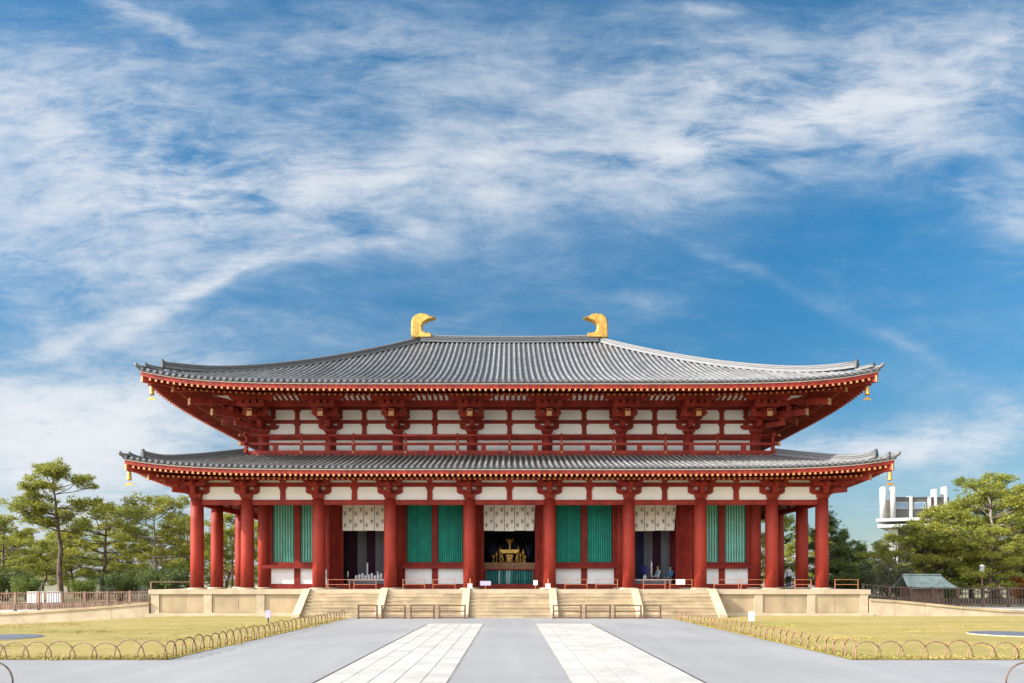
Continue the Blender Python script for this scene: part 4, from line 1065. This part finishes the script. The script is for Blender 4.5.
for px_, lab in ((326.5, 'upright white board beside the pillar left of the purple draped doorway'), (695.5, 'upright white board leaning at the pillar right of the seated people')):
    notice(Fx(px_, 45), 45.0, 1.75, .10, .95, M['greycloth'], lab, .25)
def box_stand(px_, lab):
    x = Fx(px_, 41.0); t = thing('offering_box', (x, 41.0, PZ), lab, 'box', 'white boxes at the head of the central stairs')
    g = MB(); g.box(x - .13, x + .13, 40.9, 41.1, PZ + .06, PZ + .30); g.box(x - .15, x + .15, 40.88, 41.12, PZ + .301, PZ + .33); add('box_body', g, M['white'], t)
    g = MB(); g.box(x - .03, x + .03, 41.12, 41.18, PZ, PZ + .62); add('post', g, M['orangewood'], t)
    g = MB(); g.box(x - .1, x + .1, 40.92, 41.08, PZ, PZ + .058); add('base', g, M['black'], t)
box_stand(470, 'small white box on the stair cheek nearer the low violet notice'); box_stand(548, 'small white box on the stair cheek nearer the small square notice')

# ---------------------------------------------------------- bamboo hoops along the lawns
def hoop_mesh(seed, mk):
    random.seed(seed); g = MB(); H_, Wd = .425 + random.uniform(-.02, .03), .365; pts = []
    for i in range(17):
        a = pi * i / 16; pts.append((-Wd * cos(a) * (1 + .02 * sin(3 * a)), .012 * sin(2 * a), -.03 + (H_ + .03) * sin(a) ** .8))
    g.tube(pts, [.0165] * 17, 6)
    for i in (4, 8, 12): g.tube([Vector(pts[i]) - (Vector(pts[i + 1]) - Vector(pts[i])) * .06, Vector(pts[i]) + (Vector(pts[i + 1]) - Vector(pts[i])) * .06], .018, 6)
    return g.mesh('bamboo_hoop', [mk])
hm = [hoop_mesh(s_, M['bamboo']) for s_ in range(5)]; hd = [hoop_mesh(s_, M['bamboodark']) for s_ in range(2)]
random.seed(11)
def hoop(x, y, rz, label, group, meshes=hm):
    o = bpy.data.objects.new('bamboo_hoop', random.choice(meshes)); col.objects.link(o); o.location = (x, y, .03)
    o.rotation_euler = (random.uniform(-.06, .06), random.uniform(-.04, .04), rz + random.uniform(-.08, .08)); o.scale = (1, 1, random.uniform(.94, 1.06)); WL[o] = Vector((x, y, .03))
    tag(o, label, 'garden hoop', group)
for s_, lab in ((-1, 'on the lawn whose corner lies before the grey violet sign'), (1, 'on the lawn with the white sign')):
    k = 0; y = LY0 + .35
    side = 'left' if s_ < 0 else 'right'
    while y < 37.6:
        hoop(s_ * (LX0 + .10), y, radians(90), f'tan bamboo hoop in the row running to the stairs, along the {side} lawn', f'bamboo hoops along the inner edge of the {side} lawn'); y += .56
    x = LX0 + .42
    while x < 14.2:
        hoop(s_ * x, LY0 + .10, 0, f'tan bamboo hoop in the row along the near edge of the {side} lawn', f'bamboo hoops along the near edge of the {side} lawn'); x += .575
    x = 9.25 + .34
    for k in range(3): hoop(s_ * x, 13.45, 0, f'dark bamboo hoop in the lowest {side} corner, at the nearest lawn', f'dark hoops of the nearest lawn, {side} side', hd); x += .56
# round stone slabs in the lawns
for s_, cx, cy, lab in ((-1, -17.1, 24.3, 'flat grey slab lying in the lawn before the lighter brown fence'), (1, 17.9, 26.0, 'flat grey slab lying in the lawn before the dark fence')):
    t = thing('stone_slab', (cx, cy, .04), lab, 'slab'); g = MB(); g.lathe((cx, cy, .05), [(1.3, -.03), (1.3, .03), (1.26, .035)], 40); add('kerb_ring', g, M['stonepale'], t)
    g = MB(); g.lathe((cx, cy, .087), [(1.255, 0), (1.25, .008)], 40); add('slab_top', g, M['slab'], t)

# ---------------------------------------------------------- terraces and their walls
LWP = [(-20.15, 40.5, .80), (-22.2, 40.45, .62), (-24.5, 40.4, .45), (-27, 40.3, .29), (-30, 40.2, .15), (-46, 40, .05)]
RWP = [(20.15, 40.5, 1.0), (21.5, 40.45, .92), (23.2, 40.4, .76), (25.2, 40.3, .56), (27.4, 40.2, .40), (30, 40.05, .29), (34, 39.9, .24), (46, 39.4, .22)]
def terrace(P, label):
    g = MB()
    for i in range(len(P) - 1):
        (xa, ya, za), (xb, yb, zb) = P[i], P[i + 1]; sg = 1 if xa > 0 else -1
        ma, mb_ = (xa + (sg * .7 if i else 0), ya + 6, za * .6 + .15), (xb + sg * .7, yb + 6, zb * .6 + .15)
        g.quad([(xa, ya + .1, za - .02), (xb, yb + .1, zb - .02), mb_, ma], 0)
        g.quad([ma, mb_, (xb + sg * 4, yb + 22, .42), (xa + (sg * 2 if i else 0), ya + 22, .42)], 1)
    (xa, ya, za) = P[-1]; sg = 1 if xa > 0 else -1
    g.quad([(P[0][0], P[0][1] + 21.9, .415), (xa + sg * 4, ya + 22, .415), (xa + sg * 30, 90, .40), (P[0][0] * .5, 90, .40)], 1)
    structure('terrace', g, [M['gravel'], M['earth']])
    t = thing('retaining_wall', P[0], label, 'wall')
    g = MB(); c = MB()
    for i in range(len(P) - 1):
        (xa, ya, za), (xb, yb, zb) = P[i], P[i + 1]; L_ = sqrt((xb - xa) ** 2 + (yb - ya) ** 2); n = max(1, int(L_ / 2.2))
        for q in range(n):
            A = Vector(P[i]).lerp(Vector(P[i + 1]), q / n); B_ = Vector(P[i]).lerp(Vector(P[i + 1]), (q + 1) / n)
            dr = (B_ - A); dr.z = 0; dr.normalize(); nn = Vector((dr.y, -dr.x, 0)); nn = nn if nn.y < 0 else -nn
            A2, B2 = A + dr * .006, B_ - dr * .006
            def prism(gg, o0, o1, zl, zh):
                gg.hexa([(A2 + nn * o1).to_tuple()[:2] + (zl(A2),), (B2 + nn * o1).to_tuple()[:2] + (zl(B2),), (B2 - nn * o0).to_tuple()[:2] + (zl(B2),), (A2 - nn * o0).to_tuple()[:2] + (zl(A2),),
                         (A2 + nn * o1).to_tuple()[:2] + (zh(A2),), (B2 + nn * o1).to_tuple()[:2] + (zh(B2),), (B2 - nn * o0).to_tuple()[:2] + (zh(B2),), (A2 - nn * o0).to_tuple()[:2] + (zh(A2),)])
            prism(g, .3, 0, lambda p: -.7, lambda p: p.z - .135)
            prism(c, .5, .05, lambda p: p.z - .133, lambda p: p.z)
    add('wall_face', g, M['stonepale'], t); add('coping', c, M['stone'], t)
terrace(LWP, 'low pale stone wall sloping down from the podium before the lighter brown fence'); terrace(RWP, 'low pale stone wall sloping down from the podium before the dark fence')
# fences
def fence(P, mk, label, post_gap, pick, lowband, mk2=None):
    t = thing('wooden_fence', P[0][:2] + (P[0][2],), label, 'fence')
    r1 = MB(); pk = MB()
    for i in range(len(P) - 1):
        a = Vector(P[i][:3]); c = Vector(P[i + 1][:3]); ha, hc = P[i][3], P[i + 1][3]; L_ = (c - a).length
        n = max(1, round(L_ / post_gap))
        for q in range(n + (1 if i == len(P) - 2 else 0)):
            p = a.lerp(c, q / n); h = ha + (hc - ha) * q / n; g = MB(); g.box(p.x - .06, p.x + .06, p.y - .06, p.y + .06, p.z - .3, p.z + h + .04); add('post', g, mk, t)
        U = Vector((0, 0, 1))
        for f in (.97, .12, .36) if lowband else (.97, .1): r1.bar(a + U * ha * f, c + U * hc * f, .06, .07)
        m_ = int(L_ / pick)
        for q in range(m_):
            p = a.lerp(c, (q + .5) / m_); h = ha + (hc - ha) * (q + .5) / m_; pk.box(p.x - .018, p.x + .018, p.y - .05, p.y - .02, p.z + h * .02, p.z + h * .95)
            if lowband: pk.box(p.x - .055, p.x + .055, p.y - .085, p.y - .06, p.z, p.z + h * .34)
    add('rail', r1, mk, t); add('picket_slats', pk, mk2 or mk, t)
fence([(-20.6, 43.4, .45, .95), (-22.5, 43.0, .40, .96), (-31, 41.5, .26, 1.03), (-40, 40, .26, 1.03)], M['fence'], 'lighter brown slatted fence ending at the podium', 1.32, .13, True)
fence([(22.4, 46.0, .95, .85), (24.2, 46.2, .62, 1.02), (27, 46.3, .42, 1.14), (40, 46.3, .40, 1.14)], M['fencedark'], 'dark brown picket fence in front of the small green roofed hut', 1.6, .20, True)
fence([(-27.2, 66, .35, 3.0), (-23.3, 66, .35, 3.0)], M['fence'], 'tall slatted wooden fence glimpsed between the outer pillars', 2.0, .24, False)
# board behind the fence
t = thing('notice_board', (-28.2, 44.5, .3), 'pale grey double notice board behind the lighter brown fence', 'notice board')
for x0, x1 in ((-29.6, -28.6), (-28.4, -27.4)):
    g = MB(); g.box(x0, x1, 44.48, 44.54, .55, 1.33); add('panel', g, M['white'] if x0 < -29 else M['greycloth'], t)
    g = MB(); g.box(x0 + .05, x0 + .12, 44.55, 44.62, .1, 1.3); g.box(x1 - .12, x1 - .05, 44.55, 44.62, .1, 1.3); add('post', g, M['fence'], t)
# hut with a curved verdigris roof
hx, hy = 27.9, 49.6
hut = thing('small_hut', (hx, hy, .42), 'small dark wooden hut with a curved verdigris roof behind the dark fence', 'hut')
g = MB(); g.box(hx - .75, hx + 1.45, hy - .5, hy + .9, .3, 1.5)
for x in (-.7, -.35, 0, .45, .9, 1.35): g.box(hx + x - .03, hx + x + .03, hy - .53, hy - .501, .3, 1.5)
add('wall', g, M['fence'], hut)
g = MB(); n = 10
for sgn in (-1, 1):
    for i in range(n):
        c = []
        for ii in (i, i + 1):
            tt = ii / n; c.append((hy + .2 + sgn * 1.25 * (1 - tt), 1.55 + .85 * (tt ** 1.6 * .75 + tt * .25)))
        for (xa, xb) in ((hx - 1.15, hx + 2.25),):
            tw = lambda y_: abs(y_ - hy - .2) / 1.25
            pts = [(xa + .25 * (1 - tw(c[0][0])), c[0][0], c[0][1]), (xb - .25 * (1 - tw(c[0][0])) * 2.2, c[0][0], c[0][1]), (xb - .25 * (1 - tw(c[1][0])) * 2.2, c[1][0], c[1][1]), (xa + .25 * (1 - tw(c[1][0])), c[1][0], c[1][1])]
            lo = [(p[0], p[1], p[2] - .09) for p in pts]
            g.hexa(lo + pts)
rf = add('roof', g, M['verdigris'], hut)
g = MB(); g.box(hx - .92, hx + 1.72, hy + .1, hy + .3, 2.37, 2.48); add('ridge', g, M['verdigris'], rf)
# lamp post
lx, ly = Fx(982, 52), 52
t = thing('lamp_post', (lx, ly, .4), 'slim lamp post with a white lantern above the dark fence', 'lamp post')
g = MB(); g.tube([(lx, ly, .3), (lx, ly, 2.75)], .045, 8); add('pole', g, M['fence'], t)
g = MB(); g.lathe((lx, ly, 2.62), [(.12, 0), (.17, .05), (.16, .40), (.21, .42), (.05, .55)], 12); add('lantern', g, M['white'], t)

# ---------------------------------------------------------- modern tower far behind
D_ = 150.0; F2 = lambda p: (p - 509.5) / 725 * D_; Z2 = lambda y: EYE + (581.5 - y) / 725 * D_
tw = thing('tower_building', (F2(910), D_, 0), 'modern white and dark tower block rising behind the pines', 'building')
g = MB()
def turned(xa, xb, ya, yb, za, zb): g.hexa([(x + (y - D_) * .6, y, z) for z in (za, zb) for x, y in ((xa, ya), (xb, ya), (xb, yb), (xa, yb))])
turned(F2(894), F2(948), D_, D_ + 12, Z2(519), Z2(498)); turned(F2(893), F2(949), D_ - .1, D_ + 12.1, Z2(498), Z2(497)); turned(F2(896), F2(948), D_ + .5, D_ + 11, 0, Z2(527)); add('dark_wall', g, M['darkwall'], tw)
for a, c in ((878.5, 884.8), (888, 894)):
    g = MB(); g.lathe((F2((a + c) / 2), D_ - .6, Z2(519)), [((F2(c) - F2(a)) / 2, 0), ((F2(c) - F2(a)) / 2, Z2(488) - Z2(519)), (.2, Z2(487) - Z2(519))], 16); add('white_shaft', g, M['concrete'], tw)
g = MB(); g.box(F2(884), F2(889), D_, D_ + 1, Z2(518), Z2(500)); add('stair_panel', g, M['stonepale'], tw)
for a, c, zt in ((909, 911.5, 496), (927.5, 930, 497), (933.9, 936.0, 489), (944.0, 946.2, 486.5)):
    g = MB(); g.box(F2(a), F2(c), D_ - .4, D_ + 1.2, Z2(519), Z2(zt)); add('white_fin', g, M['concrete'], tw)
for a, c in ((896.5, 907), (914, 925)):
    g = MB(); g.box(F2(a) - .15, F2(c) + .15, D_ - .14, D_ - .05, Z2(509), Z2(502)); f_ = add('window_frame', g, M['concrete'], tw)
    g = MB(); g.box(F2(a), F2(c), D_ - .20, D_ - .141, Z2(508.4), Z2(502.6)); add('pane', g, M['glass'], f_)
for z0, z1, a in ((522, 519, 873.5), (528, 525, 875)):
    g = MB(); xa, xb = F2(a), F2(950); pts = [(xa, D_ - 1)] + [(xa + 2 + (xb - xa - 2) * i / 8, D_ - 1 - 3.2 * sin(pi * (i + .6) / 9.5)) for i in range(9)] + [(xb + 6, D_ + 10), (xa + 8, D_ + 10)]
    n = len(pts); i0 = len(g.v); g.v += [(x, y, Z2(z0)) for x, y in pts] + [(x, y, Z2(z1)) for x, y in pts]
    g.f += [tuple(range(n)), tuple(range(2 * n - 1, n - 1, -1))] + [(i, n + i, n + (i + 1) % n, (i + 1) % n) for i in range(n)]; g.m += [0] * (n + 2); g.sm += [False] * (n + 2)
    add('balcony_slab', g, M['concrete'], tw)
g = MB(); g.box(F2(890), F2(896), D_ - .8, D_ + 1, 0, Z2(528)); add('white_shaft', g, M['concrete'], tw)
# low roofs seen between the trees
def low_house(x, y, wd, h, label):
    t = thing('low_house', (x, y, 0), label, 'house', 'low houses beyond the trees'); g = MB(); g.box(x - wd, x + wd, y, y + 8, -.6, h); add('wall', g, M['ridge'], t)
    g = MB(); g.prism_yz([(y - .8, h), (y + 8.8, h), (y + 4, h + 2.4)], x - wd - .6, x + wd + .6); add('roof', g, M['greydrape'], t)
    for k in range(3):
        g = MB(); xx = x - wd * .6 + k * wd * .6; g.box(xx - .7, xx + .7, y - .06, y - .01, h * .45, h * .75); add('window', g, M['glass'], t)
low_house(Fx(845, 115), 115, 5, 5.2, 'low pale house between the tower block and the hall'); low_house(Fx(130, 110), 110, 4, 3.4, 'low pale house seen through the trunks beside the hall'); low_house(Fx(785, 120), 120, 3.2, 5.0, 'low pale house seen between the end pillars')

# ---------------------------------------------------------- trees
def needles(g, c, L_, up, n, wd):
    """a tuft of needle blades"""
    for _ in range(n):
        d = Vector((random.gauss(0, 1), random.gauss(0, 1), random.gauss(0, .7) + up)).normalized()
        s_ = d.cross(Vector((random.gauss(0, 1), random.gauss(0, 1), random.gauss(0, 1)))).normalized() * wd
        l_ = L_ * random.uniform(.6, 1.15); e = c + d * l_
        g.v += [tuple(c - s_ * .5), tuple(c + d * l_ * .45 + s_), tuple(e), tuple(c + d * l_ * .5 - s_)]; i = len(g.v); g.f.append((i - 4, i - 3, i - 2, i - 1)); g.m.append(0); g.sm.append(False)
def pine(seed, H_, base, R_, lean=.0, dens=1.0, needle='needle', bark='bark', shape='round', n_lv=None, gap=.62):
    random.seed(seed); tr = MB(); cr = MB()
    pts = []; ox = oy = 0; a0 = random.random() * 6.28
    for i in range(11):
        t = i / 10; ox += lean * H_ * .1 * (.4 + t) * cos(a0) * (1 if shape != 'bent' else (1.6 if i < 5 else -.7)) + random.gauss(0, .012) * H_; oy += lean * H_ * .1 * sin(a0) + random.gauss(0, .01) * H_
        pts.append(Vector((ox, oy, t * H_ * .97 - .1)))
    r0 = .017 * H_ + .05
    tr.tube(pts, [r0 * (1.25 if i == 0 else 1) * (1 - .88 * i / 10) for i in range(11)], 9)
    def at(t): t = min(.999, t) * 10; i = int(t); return pts[i].lerp(pts[i + 1], t - i)
    lv = n_lv or int(H_ * 1.1); nb = 0
    for q in range(lv):
        t = base + (1 - base) * (q + random.uniform(.1, .7)) / lv
        s = (t - base) / (1 - base)
        if shape == 'cone': rr = R_ * (1.02 - s) ** .8
        else: rr = R_ * (.62 + .5 * sin(pi * min(1, s * .95 + .12))) * (1 if s < .75 else 1 - (s - .75) * 2.6)
        for w_ in range(random.choice((3, 4, 4, 5))):
            a = random.random() * 6.28; Lb = max(.35, rr * random.uniform(.55, 1.12)); st = at(t); rise = random.uniform(-.08, .22) + s * .35
            bp = [st]
            for k in range(1, 5):
                f = k / 4; bp.append(st + Vector((cos(a) * Lb * f + random.gauss(0, .04) * Lb, sin(a) * Lb * f + random.gauss(0, .04) * Lb, Lb * (rise * f + .12 * f * f) + random.gauss(0, .02) * Lb)))
            rb = r0 * (1 - .8 * t) * .42; tr.tube(bp, [rb * (1 - .8 * k / 4) + .008 for k in range(5)], 5)
            # foliage pads on side twigs, flat clouds with gaps between them
            npad = max(2, int(Lb * 2.1 * dens))
            for k in range(npad):
                f = gap * random.uniform(.45, 1) + (1 - gap) * random.random() ** .5; f = min(1.0, .30 + .72 * f)
                i = min(3, int(f * 4)); c = bp[i].lerp(bp[i + 1], f * 4 - i) + Vector((random.gauss(0, .16) * Lb, random.gauss(0, .16) * Lb, random.uniform(0, .12)))
                tr.tube([bp[i], (bp[i] + c) / 2 + Vector((0, 0, -.04)), c], [.022, .016, .008], 4, cap=False)
                pr = random.uniform(.32, .62) * (.75 + .25 * R_ / 3)
                for _ in range(int(15 * dens)):
                    aa = random.random() * 6.28; rr_ = pr * sqrt(random.random())
                    needles(cr, c + Vector((cos(aa) * rr_, sin(aa) * rr_, random.gauss(.05, .13) + .18 * (1 - rr_ / pr))), .30, .5, 8, .028)
    for _ in range(int(30 * dens)):
        needles(cr, pts[-1] + Vector((random.gauss(0, .3), random.gauss(0, .3), random.gauss(-.15, .3))), .3, .6, 8, .026)
    return tr.mesh('trunk', [M[bark]]), cr.mesh('crown', [M[needle]], fix=False)
def shrub(seed, H_, R_, leaf='leaf', bark='bark'):
    random.seed(seed); tr = MB(); cr = MB(); tips = []
    for q in range(16):
        a = random.random() * 6.28; l_ = random.uniform(.5, 1); e = Vector((cos(a) * R_ * l_ * .8, sin(a) * R_ * l_ * .8, H_ * random.uniform(.35, .92)))
        m_ = e * .5 + Vector((0, 0, H_ * .08)); tr.tube([Vector((cos(a) * .05, sin(a) * .05, -.1)), m_, e], [.05 * H_ / 3, .03 * H_ / 3, .01], 5); tips += [e, m_ * 1.25, e * .85]
    for c in tips:
        pr = random.uniform(.25, .45) * R_
        for _ in range(150):
            d = Vector((random.gauss(0, 1), random.gauss(0, 1), random.gauss(0, .8))).normalized() * pr * random.random() ** .45; p = c + d
            if p.z < .02: continue
            n_ = Vector((random.gauss(0, 1), random.gauss(0, 1), random.gauss(.4, 1))).normalized(); t_ = n_.cross(Vector((random.gauss(0, 1), 1, .3))).normalized(); b_ = n_.cross(t_)
            s_ = random.uniform(.05, .10); cr.quad([p - t_ * s_, p - b_ * s_ * .5, p + t_ * s_, p + b_ * s_ * .5])
    return tr.mesh('stem', [M[bark]]), cr.mesh('foliage', [M[leaf]], fix=False)
V = {
 'tall': pine(43, 10.7, .52, 2.75, .03, 1.0, 'needle', 'bark', gap=.5),
 'mid': pine(5, 7.4, .30, 3.0, .12, .9, 'needle', 'bark'),
 'bent': pine(8, 8.4, .34, 3.3, .28, .9, 'needle', 'barkpale', 'bent'),
 'dense': pine(12, 7.6, .16, 3.4, .10, 1.0, 'needle', 'bark'),
 'big': pine(15, 9.8, .18, 4.0, .06, 1.0, 'needle', 'barkpale'),
 'dark': pine(21, 8.2, .12, 3.0, .04, 1.2, 'needle2', 'bark', 'cone'),
 'cone': pine(24, 6.4, .08, 1.5, .0, 1.2, 'needle2', 'bark', 'cone'),
}
S = {'olive': shrub(31, 3.2, 2.3, 'leaf'), 'green': shrub(33, 2.4, 1.7, 'leaf2'), 'autumn': shrub(35, 2.2, 1.2, 'leafo'), 'darkbush': shrub(37, 2.8, 2.2, 'needle2')}
random.seed(5)
def tree(kind, x, y, sc_, label, group='pine trees around the hall', rz=None, z=.35, nm='pine_tree', cat='tree'):
    t = thing(nm, (x, y, z), label, cat, group); r_ = random.random() * 6.28 if rz is None else rz
    a, c = (V if kind in V else S)[kind]
    for n_, me in (('trunk' if kind in V else 'stem', a), ('crown' if kind in V else 'foliage', c)):
        o = bpy.data.objects.new(n_, me); col.objects.link(o); o.parent = t; WL[o] = WL[t]
    t.rotation_euler = (0, 0, r_); t.scale = (sc_, sc_, sc_); return t
def tp(kind, p, d, sc_, label, **kw): return tree(kind, Fx(p, d), d, sc_, label, **kw)
tp('tall', 58, 56, 1.0, 'tallest lone pine with bare lower trunk behind the lighter brown fence')
tp('mid', 6, 60, .95, 'pine at the picture edge beyond the lighter brown fence, beside the tallest lone pine')
tp('mid', 97, 62, 1.12, 'spreading pine between the tallest lone pine and the leaning pale trunked pine', rz=2.0)
tp('bent', 152, 58, 1.02, 'leaning pale trunked pine beside the outermost pillar of the hall', rz=.4)
tp('dense', 188, 66, .98, 'bushy pine close behind the outermost pillar')
tp('dense', 122, 70, .92, 'far bushy pine seen through the leaning pine', rz=1.1)
tp('mid', 225, 72, 1.12, 'pine seen between the two outer pillars above the tall slatted fence', rz=3.0)
tp('mid', 40, 66, .72, 'low pine filling the gap left of the tallest lone pine', rz=2.7)
tp('dense', 75, 68, .72, 'low bushy pine behind the bare lower trunk of the tallest lone pine', rz=.9)
tp('dense', 30, 74, .85, 'dense pine behind the trunk of the tallest lone pine')
tp('dense', 250, 78, .9, 'pine seen through the aisle beside the pale green lattice', rz=4.2)
tp('darkbush', 165, 56, 1.0, 'dark green bush at the foot of the leaning pale trunked pine', nm='bush', cat='bush', group='bushes around the hall')
tp('green', 28, 54, .75, 'bright green bush right behind the notice board', nm='bush', cat='bush', group='bushes around the hall')
tp('green', 85, 55, .7, 'bright green bush between the tallest pine and the podium', nm='bush', cat='bush', group='bushes around the hall')
tp('darkbush', 120, 58, .9, 'dark low bush behind the lighter brown fence, midway along it', nm='bush', cat='bush', group='bushes around the hall')
tp('darkbush', 5, 58, 1.0, 'dark bush at the picture edge behind the lighter brown fence', nm='bush', cat='bush', group='bushes around the hall')
# other side
tp('dense', 778, 70, 1.05, 'pine seen through the aisle between the end pillars', rz=.8)
tp('dark', 826, 62, .93, 'dark green pine standing right behind the last pillar', rz=.3)
tp('dark', 848, 68, .80, 'smaller dark pine next to the one behind the last pillar', rz=2.2)
tp('cone', 864, 74, .86, 'narrow spire of a young conifer below the tower block')
tp('olive', 893, 53, .98, 'rounded grey-olive shrub beside the small green roofed hut', nm='bush', cat='bush', group='bushes around the hall')
tp('dense', 917, 58, .80, 'bushy golden green pine straight below the tower block', rz=2.6)
tp('dense', 950, 57, .97, 'bushy pine directly behind the verdigris hut roof', rz=5.0)
tp('dense', 990, 53, .72, 'smaller bushy pine in front of the trunk of the biggest pine', rz=3.6)
tp('dark', 935, 60, .78, 'dark pine showing between the hut roof and the golden green pines', rz=3.6)
tp('mid', 888, 64, .78, 'young pine behind the grey-olive shrub', rz=1.6)
tp('big', 1003, 55, 1.0, 'biggest pine with a tall pale trunk behind the dark fence', rz=1.5)
tp('dense', 972, 62, 1.08, 'bushy pine between the hut and the biggest pine', rz=.2)
tp('dense', 996, 59, 1.22, 'broad bushy pine filling in behind the biggest pine', rz=4.4)
tp('dense', 1022, 64, 1.30, 'tall bushy pine behind the orange leaved shrub', rz=2.9)
tp('dense', 1040, 60, 1.10, 'pine cut by the picture edge beyond the dark fence')
tp('autumn', 1021, 54, .95, 'orange leaved shrub at the picture edge behind the dark fence', nm='bush', cat='bush', group='bushes around the hall')
tp('green', 950, 54, .62, 'low bright green bush behind the dark fence beside the hut', nm='bush', cat='bush', group='bushes around the hall')
tp('darkbush', 860, 60, .95, 'dark bush between the podium end and the grey-olive shrub', nm='bush', cat='bush', group='bushes around the hall')
# farther trees closing the park
for p, d, k, s_ in ((-20, 84, 'dense', 1.0), (70, 92, 'dense', .95), (160, 96, 'mid', 1.0), (215, 100, 'dense', 1.0), (275, 104, 'dense', 1.0), (740, 100, 'dense', 1.0), (800, 94, 'mid', 1.0), (838, 96, 'dense', .85), (880, 92, 'dark', .8), (930, 88, 'dense', 1.0), (1000, 86, 'dense', 1.1), (1050, 90, 'dense', 1.1), (10, 100, 'dark', .9), (120, 104, 'dark', .85)):
    tp(k, p, d, s_ * 1.1, 'distant pine of the park, seen between the nearer trunks', group='distant pines of the park', z=0)
